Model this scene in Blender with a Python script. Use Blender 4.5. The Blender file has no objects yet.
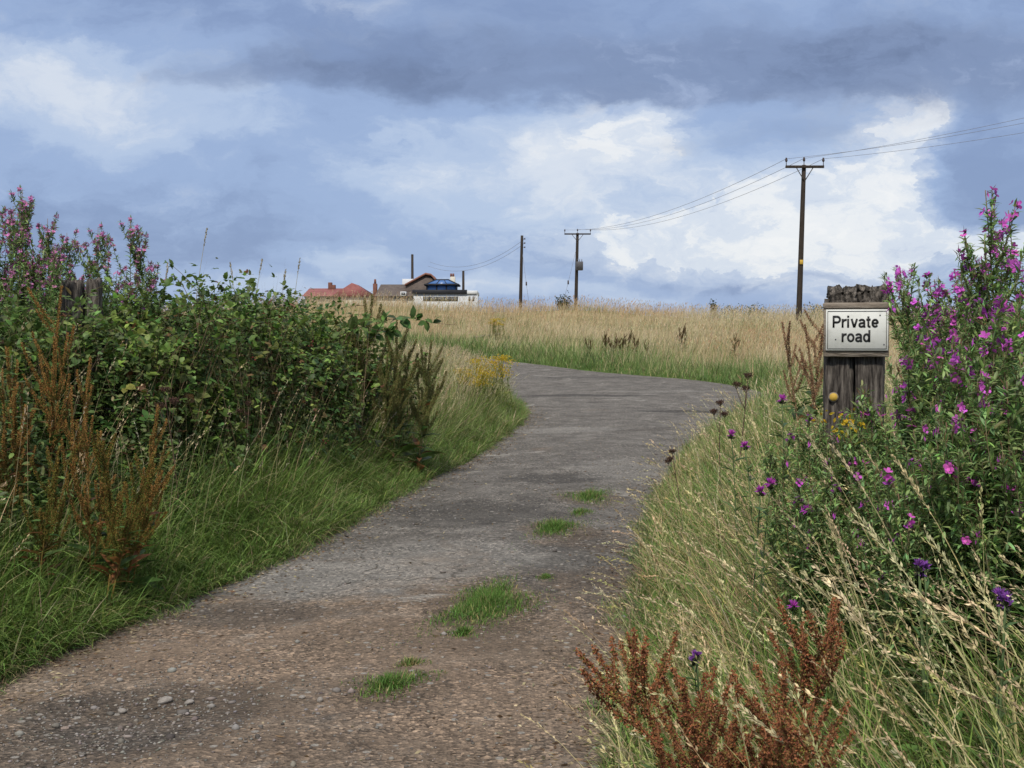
import bpy, math, random
import numpy as np
from mathutils import Vector, Matrix

rng = np.random.default_rng(11)
random.seed(11)
SC = bpy.context.scene
COL = SC.collection
PI = math.pi

# ------------------------------------------------------------------ camera
F, CX, CY = 1236.0, 512.0, 384.0
CAMZ = 1.65
PITCH = math.atan(47.0 / F)
cam_d = bpy.data.cameras.new("camera")
cam = bpy.data.objects.new("camera", cam_d)
COL.objects.link(cam)
cam.location = (0, 0, CAMZ)
cam.rotation_euler = (PI / 2 - PITCH, 0, 0)
cam_d.sensor_width = 36.0
cam_d.lens = 36.0 * F / 1024.0
cam_d.clip_end = 6000
cam_d.clip_start = 0.05
SC.camera = cam

def at(px, py, Y):
    """world point seen at pixel (px, py) at world depth Y"""
    a, b = (px - CX) / F, (CY - py) / F
    c, s = math.cos(PITCH), math.sin(PITCH)
    d = (a, b * s + c, b * c - s)
    k = Y / d[1]
    return np.array([a * k, Y, CAMZ + d[2] * k])

# ------------------------------------------------------------------ terrain
LEFT = np.array([(-3.7, -6), (-3.1, 2), (-2.5, 5.86), (-1.72, 9.1), (-1.2, 12.9), (-.5, 17.3), (.22, 24), (.2, 28),
                 (-.4, 33), (-1.3, 38), (-2.8, 43.5), (-6.5, 50), (-13, 55.5), (-22, 60)], float)
RIGHT = np.array([(-.1, -6), (.15, 2), (.42, 4.73), (.66, 6.5), (1.05, 9.5), (1.5, 12.5), (2.6, 18), (4.6, 25), (6.0, 29.5),
                  (6.5, 33.0), (5.4, 37), (2.9, 40.8), (.1, 46), (-4, 52.3), (-11.5, 58.4), (-21, 63)], float)

def resample(P, n):
    # Catmull-Rom through P, n samples evenly along
    Q = np.vstack([2 * P[0] - P[1], P, 2 * P[-1] - P[-2]])
    out = []
    for i in range(1, len(Q) - 2):
        p0, p1, p2, p3 = Q[i - 1], Q[i], Q[i + 1], Q[i + 2]
        for t in np.linspace(0, 1, 12, endpoint=False):
            out.append(.5 * ((2 * p1) + (-p0 + p2) * t + (2 * p0 - 5 * p1 + 4 * p2 - p3) * t * t + (-p0 + 3 * p1 - 3 * p2 + p3) * t ** 3))
    out.append(Q[-2])
    out = np.array(out)
    s = np.r_[0, np.cumsum(np.linalg.norm(np.diff(out, axis=0), axis=1))]
    u = np.linspace(0, s[-1], n)
    return np.c_[np.interp(u, s, out[:, 0]), np.interp(u, s, out[:, 1])]

LEFT_S, RIGHT_S = resample(LEFT, 60), resample(RIGHT, 60)
POLY = np.vstack([LEFT_S, RIGHT_S[::-1]])

def lane_dist(x, y):
    """signed distance to the lane outline, negative inside"""
    x, y = np.atleast_1d(x).astype(float), np.atleast_1d(y).astype(float)
    best = np.full(x.shape, 1e9)
    inside = np.zeros(x.shape, bool)
    n = len(POLY)
    for i in range(n):
        ax, ay = POLY[i]
        bx, by = POLY[(i + 1) % n]
        dx, dy = bx - ax, by - ay
        t = np.clip(((x - ax) * dx + (y - ay) * dy) / (dx * dx + dy * dy + 1e-12), 0, 1)
        best = np.minimum(best, (x - ax - t * dx) ** 2 + (y - ay - t * dy) ** 2)
        c = ((ay > y) != (by > y))
        with np.errstate(divide='ignore', invalid='ignore'):
            xi = ax + (y - ay) * dx / (dy if abs(dy) > 1e-12 else 1e-12)
        inside ^= c & (x < xi)
    d = np.sqrt(best)
    return np.where(inside, -d, d)

def is_left(x, y):
    xl = np.interp(y, LEFT[:10, 1], LEFT[:10, 0])
    xr = np.interp(y, RIGHT[:10, 1], RIGHT[:10, 0])
    return x < .5 * (xl + xr)

_yy = np.linspace(-60, 400, 4601)
_sl = np.where(_yy < 16, 0, np.where(_yy < 66, .0016 * (_yy - 16), 0))
_sl = np.where(_yy >= 66, np.maximum(.012, .08 - (_yy - 66) * .0055), _sl)
_sl = np.where(_yy > 180, 0, _sl)
_zz = np.cumsum(_sl) * (_yy[1] - _yy[0])

def sstep(a, b, v):
    t = np.clip((v - a) / (b - a), 0, 1)
    return t * t * (3 - 2 * t)

def base_h(x, y):
    z = np.interp(y, _yy, _zz)
    z = z + .5 * np.exp(-((x - 4) / 4.5) ** 2 - ((y - 73) / 6.0) ** 2)
    z = z + .85 * np.exp(-((x + 10) / 8.5) ** 2 - ((y - 75) / 6.5) ** 2)
    return z

def wob(x, y):
    return (np.sin(x * .9 + 1.3 * np.sin(y * .5)) * np.sin(y * .8 + .7) * .5 + np.sin(x * 2.3 + y * 1.1) * np.sin(y * 2.1 - x * .7) * .25)

def ground_h(x, y):
    x, y = np.atleast_1d(x).astype(float), np.atleast_1d(y).astype(float)
    ld = lane_dist(x, y)
    L = is_left(x, y)
    near = 1 - sstep(16, 32, y)
    amp = np.where(L, .62, .36) * near + .22 * (1 - near)
    z = base_h(x, y) + amp * sstep(0, 1.8, ld) + .07 * wob(x, y) * sstep(.2, 2, ld)
    z = np.where(ld < 0, z - .05 * sstep(0, .25, -ld), z)
    return z

def lane_h(x, y):
    ld = -lane_dist(x, y)
    z = base_h(x, y) + .004
    z = z + .05 * sstep(0, 1.3, ld) * .6
    z = z + .012 * np.sin(x * 3.1 + y * .6) * np.sin(y * 1.1 + x) + .006 * np.sin(x * 7 + 2 * np.sin(y * 3)) * np.sin(y * 5.3)
    for (hx, hy, r, dep) in HOLES:
        q = ((x - hx) / r) ** 2 + ((y - hy) / (r * 1.1)) ** 2
        z = z - dep * np.exp(-q * q)
    return z

def hit_ground(px, py, fn=ground_h):
    a, b = (px - CX) / F, (CY - py) / F
    c, s = math.cos(PITCH), math.sin(PITCH)
    d = (a, b * s + c, b * c - s)
    Y = np.linspace(1.5, 70, 6000)
    k = Y / d[1]
    X, Z = a * k, CAMZ + d[2] * k
    i = np.argmax(Z < fn(X, Y))
    return X[i], Y[i]

HOLES = []
for (px, py, r, dep) in ((150, 708, .42, .035), (90, 735, .35, .02), (560, 478, .5, .04), (450, 520, .5, .02), (340, 590, .5, .018), (660, 640, .35, .02)):
    hx, hy = hit_ground(px, py, lambda x, y: base_h(x, y) + .02)
    HOLES.append((hx, hy, r, dep))

# ------------------------------------------------------------------ mesh helpers
class Acc:
    def __init__(self):
        self.v, self.c, self.f = [], [], []
        self.n = 0

    def add(self, V, Fc, C):
        V = np.asarray(V, float).reshape(-1, 3)
        Fc = np.asarray(Fc, int)
        C = np.asarray(C, float)
        if C.ndim == 1:
            C = np.tile(C, (len(V), 1))
        self.v.append(V)
        self.c.append(C.reshape(-1, 3))
        self.f.append(Fc + self.n)
        self.n += len(V)

    def mesh(self, name, mat, smooth=False):
        me = bpy.data.meshes.new(name)
        V = np.vstack(self.v)
        C = np.vstack(self.c)
        me.vertices.add(len(V))
        me.vertices.foreach_set("co", V.ravel().astype(np.float32))
        loops = np.concatenate([f.ravel() for f in self.f]).astype(np.int32)
        tot = np.concatenate([np.full(len(f), f.shape[1]) for f in self.f]).astype(np.int32)
        start = np.r_[0, np.cumsum(tot)[:-1]].astype(np.int32)
        me.loops.add(len(loops))
        me.loops.foreach_set("vertex_index", loops)
        me.polygons.add(len(tot))
        me.polygons.foreach_set("loop_start", start)
        me.polygons.foreach_set("loop_total", tot)
        if smooth:
            me.polygons.foreach_set("use_smooth", np.ones(len(tot), bool))
        me.update(calc_edges=True)
        a = me.attributes.new("tint", 'FLOAT_COLOR', 'POINT')
        a.data.foreach_set("color", np.c_[C, np.ones(len(C))].ravel().astype(np.float32))
        me.materials.append(mat)
        me.validate()
        return me

    def obj(self, name, mat, parent=None, smooth=False):
        o = bpy.data.objects.new(name, self.mesh(name, mat, smooth))
        COL.objects.link(o)
        if parent is not None:
            o.parent = parent
        return o

def tag(o, label=None, cat=None, group=None, kind=None):
    if label:
        o['label'] = label
    if cat:
        o['category'] = cat
    if group:
        o['group'] = group
    if kind:
        o['kind'] = kind
    return o

def empty(name, loc, rz=0.0, label=None, cat=None, group=None):
    o = bpy.data.objects.new(name, None)
    COL.objects.link(o)
    o.location = tuple(float(v) for v in loc)
    o.rotation_euler = (0, 0, rz)
    return tag(o, label, cat, group)

def copy_tree(o, parent=None):
    kids = list(o.children)
    c = o.copy()
    COL.objects.link(c)
    c.parent = parent
    for k in kids:
        copy_tree(k, c)
    return c

def mixc(a, b, t):
    t = np.asarray(t)[..., None]
    return np.asarray(a) * (1 - t) + np.asarray(b) * t

def jitter(col, n, s=.18, hue=.35):
    """n tints around a colour: brightness and hue vary from plant to plant"""
    c = np.tile(np.asarray(col, float), (n, 1))
    return np.clip(c * (1 + rng.normal(0, s, (n, 1))) * (1 + rng.normal(0, s * hue, (n, 3))), .005, .8)

def unit(v):
    return v / np.maximum(np.linalg.norm(v, axis=-1, keepdims=True), 1e-9)

def ribbon(acc, base, az, th0, bend, L, w, seg, c0, c1, twist=None, power=1.4, crossed=False):
    """curved tapering blades; returns centre lines (N, seg+1, 3)"""
    N = len(base)
    t = np.linspace(0, 1, seg + 1)
    th = th0[:, None] + bend[:, None] * t[None] ** power
    dirh = np.stack([np.cos(az), np.sin(az), np.zeros(N)], -1)
    step = np.sin(th)[..., None] * dirh[:, None, :]
    step[..., 2] += np.cos(th)
    step *= (L / seg)[:, None, None]
    P = np.concatenate([base[:, None, :], base[:, None, :] + np.cumsum(step[:, 1:], axis=1)], 1)
    if twist is None:
        twist = rng.uniform(-.9, .9, N)
    perp = np.stack([-np.sin(az), np.cos(az), np.zeros(N)], -1)
    wd = w[:, None] * np.maximum(np.minimum(1, .55 + t * 2) * (1 - t ** 2.2), .06)[None]
    passes = (twist, twist + PI / 2) if crossed else (twist,)
    for tw in passes:
        side = np.cos(tw)[:, None] * perp + np.sin(tw)[:, None] * dirh
        A = P + side[:, None, :] * wd[..., None] * .5
        B = P - side[:, None, :] * wd[..., None] * .5
        V = np.stack([A, B], 2)                      # N, seg+1, 2, 3
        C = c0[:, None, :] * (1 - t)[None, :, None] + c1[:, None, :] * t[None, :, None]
        C = np.repeat(C[:, :, None, :], 2, 2)
        idx = np.arange(N * (seg + 1) * 2).reshape(N, seg + 1, 2)
        Fc = np.stack([idx[:, :-1, 0], idx[:, :-1, 1], idx[:, 1:, 1], idx[:, 1:, 0]], -1).reshape(-1, 4)
        acc.add(V.reshape(-1, 3), Fc, C.reshape(-1, 3))
    return P

def diamonds(acc, P, D, L, W, C, thick=True):
    """little pointed grains at P along D"""
    N = len(P)
    D = unit(D)
    r = unit(rng.normal(0, 1, (N, 3)))
    S = unit(np.cross(D, r))
    T = np.cross(D, S)
    L, W = np.asarray(L)[:, None], np.asarray(W)[:, None]
    m = P + D * L * .45
    V = np.stack([P, m + S * W * .5, P + D * L, m - S * W * .5], 1)
    i = np.arange(N * 4).reshape(N, 4)
    acc.add(V.reshape(-1, 3), i, np.repeat(C, 4, 0))
    if thick:
        V = np.stack([P, m + T * W * .5, P + D * L, m - T * W * .5], 1)
        acc.add(V.reshape(-1, 3), i, np.repeat(C, 4, 0))

def leaves(acc, P, D, Nn, L, W, C, fold=.18, droop=.15, wide=.42):
    """folded leaf blades: 8 verts, 8 faces, a midrib and a curved-down tip"""
    N = len(P)
    D = unit(D)
    S = unit(np.cross(D, Nn))
    Nn = unit(np.cross(S, D))
    L, W = np.asarray(L)[:, None], np.asarray(W)[:, None]
    def pt(u, s, n):
        return P + D * (L * u) + S * (W * s) + Nn * (L * n)
    V = np.stack([pt(0, 0, 0), pt(wide * .6, -.40, fold * .35), pt(wide * .7, 0, 0), pt(wide * .6, .40, fold * .35),
                  pt(wide * 1.55, -.40, fold * .3 - droop * .4), pt(wide * 1.6, 0, -droop * .4), pt(wide * 1.55, .40, fold * .3 - droop * .4),
                  pt(1, 0, -droop)], 1)
    i = (np.arange(N) * 8)[:, None]
    tri = np.concatenate([i + np.array([[0, 2, 1]]), i + np.array([[0, 3, 2]]), i + np.array([[4, 5, 7]]), i + np.array([[5, 6, 7]])])
    quad = np.concatenate([i + np.array([[1, 2, 5, 4]]), i + np.array([[2, 3, 6, 5]])])
    n0 = acc.n
    acc.add(V.reshape(-1, 3), tri, np.repeat(C, 8, 0))
    acc.f.append(quad + n0)

def tube(acc, pts, r0, r1, col, sides=6, col1=None):
    pts = np.asarray(pts, float)
    n = len(pts)
    tg = unit(np.gradient(pts, axis=0))
    ref = np.array([0, 0, 1.0]) if abs(tg[0][2]) < .9 else np.array([1.0, 0, 0])
    s = unit(np.cross(tg, ref))
    u = np.cross(s, tg)
    a = np.linspace(0, 2 * PI, sides, endpoint=False)
    r = np.linspace(r0, r1, n)[:, None, None]
    V = pts[:, None, :] + r * (np.cos(a)[None, :, None] * s[:, None, :] + np.sin(a)[None, :, None] * u[:, None, :])
    idx = np.arange(n * sides).reshape(n, sides)
    nx = np.roll(idx, -1, 1)
    Fc = np.stack([idx[:-1], nx[:-1], nx[1:], idx[1:]], -1).reshape(-1, 4)
    col = np.asarray(col, float)
    if col1 is not None:
        t = np.linspace(0, 1, n)
        C = np.repeat(mixc(col, np.asarray(col1), t), sides, 0)
    else:
        C = col
    acc.add(V.reshape(-1, 3), Fc, C)
    n0 = acc.n - n * sides
    acc.f.append(np.array([list(range(sides))[::-1]]) + n0)
    acc.f.append(np.array([list(range(sides))]) + n0 + (n - 1) * sides)

def box(acc, lo, hi, col=(.5, .5, .5), bev=0.0):
    (x0, y0, z0), (x1, y1, z1) = lo, hi
    if bev <= 0:
        V = [(x0, y0, z0), (x1, y0, z0), (x1, y1, z0), (x0, y1, z0), (x0, y0, z1), (x1, y0, z1), (x1, y1, z1), (x0, y1, z1)]
        acc.add(V, [(0, 3, 2, 1), (4, 5, 6, 7), (0, 1, 5, 4), (1, 2, 6, 5), (2, 3, 7, 6), (3, 0, 4, 7)], col)
        return
    b = bev
    prof = [(x0 + b, y0), (x1 - b, y0), (x1, y0 + b), (x1, y1 - b), (x1 - b, y1), (x0 + b, y1), (x0, y1 - b), (x0, y0 + b)]
    inn = [(x0 + b, y0 + b), (x1 - b, y0 + b), (x1 - b, y0 + b), (x1 - b, y1 - b), (x1 - b, y1 - b), (x0 + b, y1 - b), (x0 + b, y1 - b), (x0 + b, y0 + b)]
    V = [(p[0], p[1], z0) for p in inn] + [(p[0], p[1], z0 + b) for p in prof] + [(p[0], p[1], z1 - b) for p in prof] + [(p[0], p[1], z1) for p in inn]
    Fc = []
    for r in range(3):
        for k in range(8):
            Fc.append((r * 8 + k, r * 8 + (k + 1) % 8, (r + 1) * 8 + (k + 1) % 8, (r + 1) * 8 + k))
    acc.add(V, Fc, col)
    n0 = acc.n - 32
    acc.f.append(np.array([[7, 6, 5, 4, 3, 2, 1, 0]]) + n0)
    acc.f.append(np.array([[24, 25, 26, 27, 28, 29, 30, 31]]) + n0)

# ------------------------------------------------------------------ materials
def new_mat(name):
    m = bpy.data.materials.new(name)
    m.use_nodes = True
    nt = m.node_tree
    for n in list(nt.nodes):
        nt.nodes.remove(n)
    return m, nt

def nd(nt, t, **kw):
    n = nt.nodes.new(t)
    for k, v in kw.items():
        if k.startswith('i_'):
            key = k[2:]
            key = int(key) if key.isdigit() else key.replace('_', ' ')
            n.inputs[key].default_value = v
        else:
            setattr(n, k, v)
    return n

def lk(nt, a, b):
    nt.links.new(a, b)

def ramp(nt, stops, interp='LINEAR'):
    r = nt.nodes.new('ShaderNodeValToRGB')
    r.color_ramp.interpolation = interp
    e = r.color_ramp.elements
    while len(e) < len(stops):
        e.new(.5)
    for q, (p, c) in zip(e, stops):
        q.position = p
        q.color = (*c, 1) if len(c) == 3 else c
    return r

def mixn(nt, fac, a, b, blend='MIX'):
    m = nt.nodes.new('ShaderNodeMix')
    m.data_type = 'RGBA'
    m.blend_type = blend
    for sock, val in ((m.inputs[0], fac), (m.inputs[6], a), (m.inputs[7], b)):
        if hasattr(val, 'is_linked'):
            nt.links.new(val, sock)
        elif isinstance(val, (int, float)):
            sock.default_value = val
        else:
            sock.default_value = (*val, 1)
    return m.outputs[2]

def foliage_mat(name, trans=.3, rough=.55, spec=.25, noise=30.0):
    m, nt = new_mat(name)
    at_ = nd(nt, 'ShaderNodeAttribute', attribute_name='tint')
    geo = nd(nt, 'ShaderNodeTexCoord')
    nz = nd(nt, 'ShaderNodeTexNoise', i_Scale=noise, i_Detail=2.0)
    lk(nt, geo.outputs['Object'], nz.inputs['Vector'])
    hs = nd(nt, 'ShaderNodeHueSaturation')
    mr = nd(nt, 'ShaderNodeMapRange')
    mr.inputs['From Min'].default_value = .3
    mr.inputs['From Max'].default_value = .7
    mr.inputs['To Min'].default_value = .75
    mr.inputs['To Max'].default_value = 1.25
    lk(nt, nz.outputs['Fac'], mr.inputs['Value'])
    lk(nt, mr.outputs[0], hs.inputs['Value'])
    lk(nt, at_.outputs['Color'], hs.inputs['Color'])
    p = nd(nt, 'ShaderNodeBsdfPrincipled', i_Roughness=rough)
    p.inputs['Specular IOR Level'].default_value = spec
    lk(nt, hs.outputs[0], p.inputs['Base Color'])
    tr = nd(nt, 'ShaderNodeBsdfTranslucent')
    lk(nt, hs.outputs[0], tr.inputs['Color'])
    mx = nd(nt, 'ShaderNodeMixShader', i_0=trans)
    lk(nt, p.outputs[0], mx.inputs[1])
    lk(nt, tr.outputs[0], mx.inputs[2])
    out = nd(nt, 'ShaderNodeOutputMaterial')
    lk(nt, mx.outputs[0], out.inputs[0])
    return m

M_GRASS = foliage_mat('grass_blades', .3, .6, .2)
M_STRAW = foliage_mat('dry_straw', .22, .75, .1)
M_LEAF = foliage_mat('green_leaf', .36, .5, .3)
M_PETAL = foliage_mat('flower_petal', .3, .6, .1, 60)
M_SEED = foliage_mat('dock_seed', .15, .8, .05, 25)
M_STEM = foliage_mat('plant_stem', .05, .7, .15)

def rough_mat(name, stops, scale=6.0, rough=.85, bump=.3, detail=6.0, stretch=(1, 1, 1), spec=.2, tint=False, metal=0.0, coord='Object'):
    m, nt = new_mat(name)
    tc = nd(nt, 'ShaderNodeTexCoord')
    mp = nd(nt, 'ShaderNodeMapping')
    mp.inputs['Scale'].default_value = stretch
    lk(nt, tc.outputs[coord], mp.inputs[0])
    nz = nd(nt, 'ShaderNodeTexNoise', i_Scale=scale, i_Detail=detail, i_Roughness=.65)
    lk(nt, mp.outputs[0], nz.inputs['Vector'])
    r = ramp(nt, stops)
    lk(nt, nz.outputs['Fac'], r.inputs[0])
    p = nd(nt, 'ShaderNodeBsdfPrincipled', i_Roughness=rough, i_Metallic=metal)
    p.inputs['Specular IOR Level'].default_value = spec
    colr = r.outputs[0]
    if tint:
        at_ = nd(nt, 'ShaderNodeAttribute', attribute_name='tint')
        colr = mixn(nt, 1.0, r.outputs[0], at_.outputs['Color'], 'MULTIPLY')
    lk(nt, colr, p.inputs['Base Color'])
    b = nd(nt, 'ShaderNodeBump', i_Strength=bump, i_Distance=.02)
    lk(nt, nz.outputs['Fac'], b.inputs['Height'])
    lk(nt, b.outputs[0], p.inputs['Normal'])
    out = nd(nt, 'ShaderNodeOutputMaterial')
    lk(nt, p.outputs[0], out.inputs[0])
    return m

M_SOIL = rough_mat('soil_and_litter', [(.3, (.05, .045, .02)), (.5, (.10, .09, .04)), (.7, (.17, .13, .07))], 3.0, .95, .6)
M_WOOD = rough_mat('weathered_wood', [(.36, (.02, .016, .014)), (.5, (.082, .070, .060)), (.64, (.19, .165, .14))], 7, .95, 1.0, 10, (7, 7, .8))
M_WOODH = rough_mat('weathered_plank', [(.25, (.10, .08, .06)), (.5, (.22, .18, .14)), (.75, (.32, .28, .23))], 9, .9, .6, 8, (.9, 6, 6))
M_ENDGRAIN = rough_mat('rotten_end_grain', [(.38, (.012, .011, .010)), (.5, (.07, .06, .05)), (.66, (.22, .19, .16))], 16, .95, 1.0, 10, (3, 1, 1.4))
M_POLE = rough_mat('creosoted_pole', [(.3, (.018, .014, .011)), (.6, (.045, .034, .026)), (.8, (.07, .055, .045))], 5, .8, .3, 6, (6, 6, .5))
M_IRON = rough_mat('grey_iron', [(.3, (.05, .05, .055)), (.7, (.12, .12, .13))], 12, .6, .1)
M_WIRE = rough_mat('line_wire', [(.3, (.16, .16, .18)), (.7, (.24, .24, .26))], 5, .7, .05)
M_CERAMIC = rough_mat('insulator', [(.3, (.04, .03, .03)), (.7, (.08, .06, .06))], 5, .4, .05)
M_SIGN = rough_mat('sign_face', [(.25, (.42, .42, .38)), (.45, (.60, .60, .55)), (.8, (.66, .66, .62))], 7, .55, .05, 8)
M_BLACK = rough_mat('black_paint', [(.3, (.012, .012, .012)), (.7, (.03, .03, .03))], 20, .6, .05)
M_STONE = rough_mat('pebble', [(.3, (.15, .135, .12)), (.55, (.25, .23, .21)), (.75, (.36, .34, .32))], 4, .85, .4, 6, tint=True, coord='Generated')
M_GRAVEL = rough_mat('loose_gravel', [(.3, (.75, .75, .75)), (.7, (1, 1, 1))], 40, .9, .3, 4, tint=True)
M_WALLW = rough_mat('white_render', [(.3, (.48, .50, .51)), (.7, (.60, .61, .62))], .8, .8, .05)
M_WALLC = rough_mat('cream_render', [(.3, (.48, .44, .36)), (.7, (.58, .54, .45))], .8, .85, .05)
M_REDROOF = rough_mat('red_roof', [(.3, (.19, .07, .065)), (.7, (.29, .115, .105))], 1.5, .8, .2, 6, (1, 1, 4))
M_BROWNROOF = rough_mat('brown_roof_tiles', [(.3, (.075, .06, .055)), (.7, (.15, .12, .10))], 2.0, .85, .2, 6, (1, 1, 5))
M_RUSTROOF = rough_mat('red_brown_tiles', [(.3, (.16, .075, .055)), (.7, (.27, .13, .095))], 2.0, .85, .2, 6, (1, 1, 5))
M_BRICK = rough_mat('chimney_brick', [(.3, (.10, .045, .035)), (.7, (.20, .09, .065))], 3.0, .9, .2)
M_FASCIA = rough_mat('black_fascia', [(.3, (.015, .016, .02)), (.7, (.03, .03, .035))], 2.0, .6, .05)

M_YELLOW = rough_mat('faded_yellow', [(.3, (.40, .25, .04)), (.6, (.52, .34, .06)), (.75, (.30, .22, .08))], 30, .6, .1)


def glass_mat(name, col, rough=.08):
    m, nt = new_mat(name)
    tc = nd(nt, 'ShaderNodeTexCoord')
    nz = nd(nt, 'ShaderNodeTexNoise', i_Scale=.7, i_Detail=2.0)
    lk(nt, tc.outputs['Object'], nz.inputs['Vector'])
    r = ramp(nt, [(.3, tuple(c * .7 for c in col)), (.7, col)])
    lk(nt, nz.outputs['Fac'], r.inputs[0])
    p = nd(nt, 'ShaderNodeBsdfPrincipled', i_Roughness=rough)
    lk(nt, r.outputs[0], p.inputs['Base Color'])
    p.inputs['Specular IOR Level'].default_value = .5
    out = nd(nt, 'ShaderNodeOutputMaterial')
    lk(nt, p.outputs[0], out.inputs[0])
    return m

M_BLUEGLASS = glass_mat('blue_glass', (.06, .15, .36), .25)
M_GLASS = glass_mat('dark_window', (.12, .12, .12), .15)

PALE, DARK_T, EARTH, MUD = (.225, .22, .213), (.055, .052, .05), (.20, .152, .117), (.10, .078, .06)
PATCHES = [(345, 578, .8, .75, PALE, .5), (440, 560, 1.0, .7, PALE, .4), (470, 512, .9, .9, DARK_T, .6), (600, 565, .55, 1.5, DARK_T, .55), (555, 478, .7, .5, DARK_T, .7),
           (640, 470, .8, 1.2, PALE, .35), (150, 712, .5, .45, DARK_T, .6), (60, 745, .5, .35, DARK_T, .45), (300, 650, 1.0, .7, EARTH, .6), (520, 700, .9, .6, EARTH, .6),
           (487, 612, .33, .55, MUD, .8), (390, 690, .28, .3, MUD, .7), (557, 530, .36, .5, MUD, .7), (590, 498, .4, .6, MUD, .6), (580, 396, 1.8, .4, DARK_T, .8), (650, 392, 1.6, .35, PALE, .4),
           (560, 430, 1.0, .6, PALE, .5), (680, 412, 1.2, .3, DARK_T, .85), (600, 378, 2.0, .5, DARK_T, .5), (220, 700, .5, .25, MUD, .5), (250, 615, .5, .4, DARK_T, .5), (420, 640, .8, .35, MUD, .35)]


def lane_mat():
    m, nt = new_mat('worn_lane')
    tc = nd(nt, 'ShaderNodeTexCoord')
    P = tc.outputs['Object']
    def noise(scale, detail=5.0, rough=.6, dist=0.0):
        n = nd(nt, 'ShaderNodeTexNoise', i_Scale=scale, i_Detail=detail, i_Roughness=rough, i_Distortion=dist)
        lk(nt, P, n.inputs['Vector'])
        return n.outputs['Fac']
    sep = nd(nt, 'ShaderNodeSeparateXYZ')
    lk(nt, P, sep.inputs[0])
    # grey broken tarmac
    n1 = noise(2.2, 8, .7)
    grey = ramp(nt, [(.30, (.075, .070, .066)), (.5, (.125, .118, .112)), (.68, (.18, .171, .163))])
    lk(nt, n1, grey.inputs[0])
    n2 = noise(3.0, 8, .7)
    brown = ramp(nt, [(.28, (.105, .080, .062)), (.5, (.162, .127, .10)), (.72, (.23, .19, .158))])
    lk(nt, n2, brown.inputs[0])
    # earth washed over the tarmac where the lane lies flat and near the verge
    n3 = noise(.45, 5, .6, .6)
    yb = nd(nt, 'ShaderNodeMapRange', interpolation_type='SMOOTHSTEP')
    for k, v in (('From Min', 8.2), ('From Max', 13.5), ('To Min', .34), ('To Max', -.22)):
        yb.inputs[k].default_value = v
    skew = nd(nt, 'ShaderNodeMath', operation='MULTIPLY_ADD', i_1=-.75)
    lk(nt, sep.outputs[0], skew.inputs[0])
    lk(nt, sep.outputs[1], skew.inputs[2])
    wv = nd(nt, 'ShaderNodeMath', operation='MULTIPLY_ADD', i_1=5.0)
    lk(nt, noise(.9, 6, .7, .5), wv.inputs[0])
    lk(nt, skew.outputs[0], wv.inputs[2])
    lk(nt, wv.outputs[0], yb.inputs['Value'])
    ad = nd(nt, 'ShaderNodeMath', operation='ADD')
    lk(nt, n3, ad.inputs[0])
    lk(nt, yb.outputs[0], ad.inputs[1])
    mk = ramp(nt, [(.42, (0, 0, 0)), (.56, (1, 1, 1))])
    lk(nt, ad.outputs[0], mk.inputs[0])
    c = mixn(nt, mk.outputs[0], grey.outputs[0], brown.outputs[0])
    # pale worn concrete patches and dark tarmac repairs
    n4 = noise(.9, 6, .65, .8)
    pm = ramp(nt, [(.60, (0, 0, 0)), (.66, (.75, .75, .75))])
    lk(nt, n4, pm.inputs[0])
    c = mixn(nt, pm.outputs[0], c, (.27, .26, .245))
    n5 = noise(.7, 6, .7, 1.2)
    dm = ramp(nt, [(.34, (.75, .75, .75)), (.42, (0, 0, 0))])
    lk(nt, n5, dm.inputs[0])
    c = mixn(nt, dm.outputs[0], c, (.085, .078, .072))
    # wheel-worn patches, repairs and damp hollows, each with a broken outline
    wn1 = noise(1.7, 7, .72, .4)
    wn2 = noise(7.0, 6, .7)
    for (px, py, rx, ry, colr, amt) in PATCHES:
        hx, hy = hit_ground(px, py, lambda x, y: base_h(x, y) + .02)
        def mm_(op, a_, b_, c_=None):
            n_ = nd(nt, 'ShaderNodeMath', operation=op)
            for i_, v_ in enumerate((a_, b_, c_)):
                if v_ is None:
                    continue
                if hasattr(v_, 'is_linked'):
                    lk(nt, v_, n_.inputs[i_])
                else:
                    n_.inputs[i_].default_value = v_
            return n_.outputs[0]
        ax_ = mm_('MULTIPLY', mm_('SUBTRACT', sep.outputs[0], float(hx)), 1 / rx)
        ay_ = mm_('MULTIPLY', mm_('SUBTRACT', sep.outputs[1], float(hy)), 1 / ry)
        r2 = mm_('ADD', mm_('MULTIPLY', ax_, ax_), mm_('MULTIPLY', ay_, ay_))
        r2 = mm_('ADD', r2, mm_('MULTIPLY', mm_('SUBTRACT', wn1, .5), 3.2))
        r2 = mm_('ADD', r2, mm_('MULTIPLY', mm_('SUBTRACT', wn2, .5), 1.6))
        pr = ramp(nt, [(.35, (amt, amt, amt)), (.75, (0, 0, 0))])
        lk(nt, mm_('MULTIPLY', r2, .6), pr.inputs[0])
        c = mixn(nt, pr.outputs[0], c, colr)
    # hairline cracks in the old tarmac
    vc = nd(nt, 'ShaderNodeTexVoronoi', feature='DISTANCE_TO_EDGE', i_Scale=2.6)
    wv2 = nd(nt, 'ShaderNodeTexNoise', i_Scale=3.0, i_Detail=5.0)
    lk(nt, P, wv2.inputs['Vector'])
    wmix = nd(nt, 'ShaderNodeMix', data_type='VECTOR')
    wmix.inputs[0].default_value = .22
    lk(nt, P, wmix.inputs[4])
    lk(nt, wv2.outputs['Color'], wmix.inputs[5])
    lk(nt, wmix.outputs[1], vc.inputs['Vector'])
    ck = ramp(nt, [(.0, (1, 1, 1)), (.022, (0, 0, 0))])
    lk(nt, vc.outputs['Distance'], ck.inputs[0])
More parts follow.
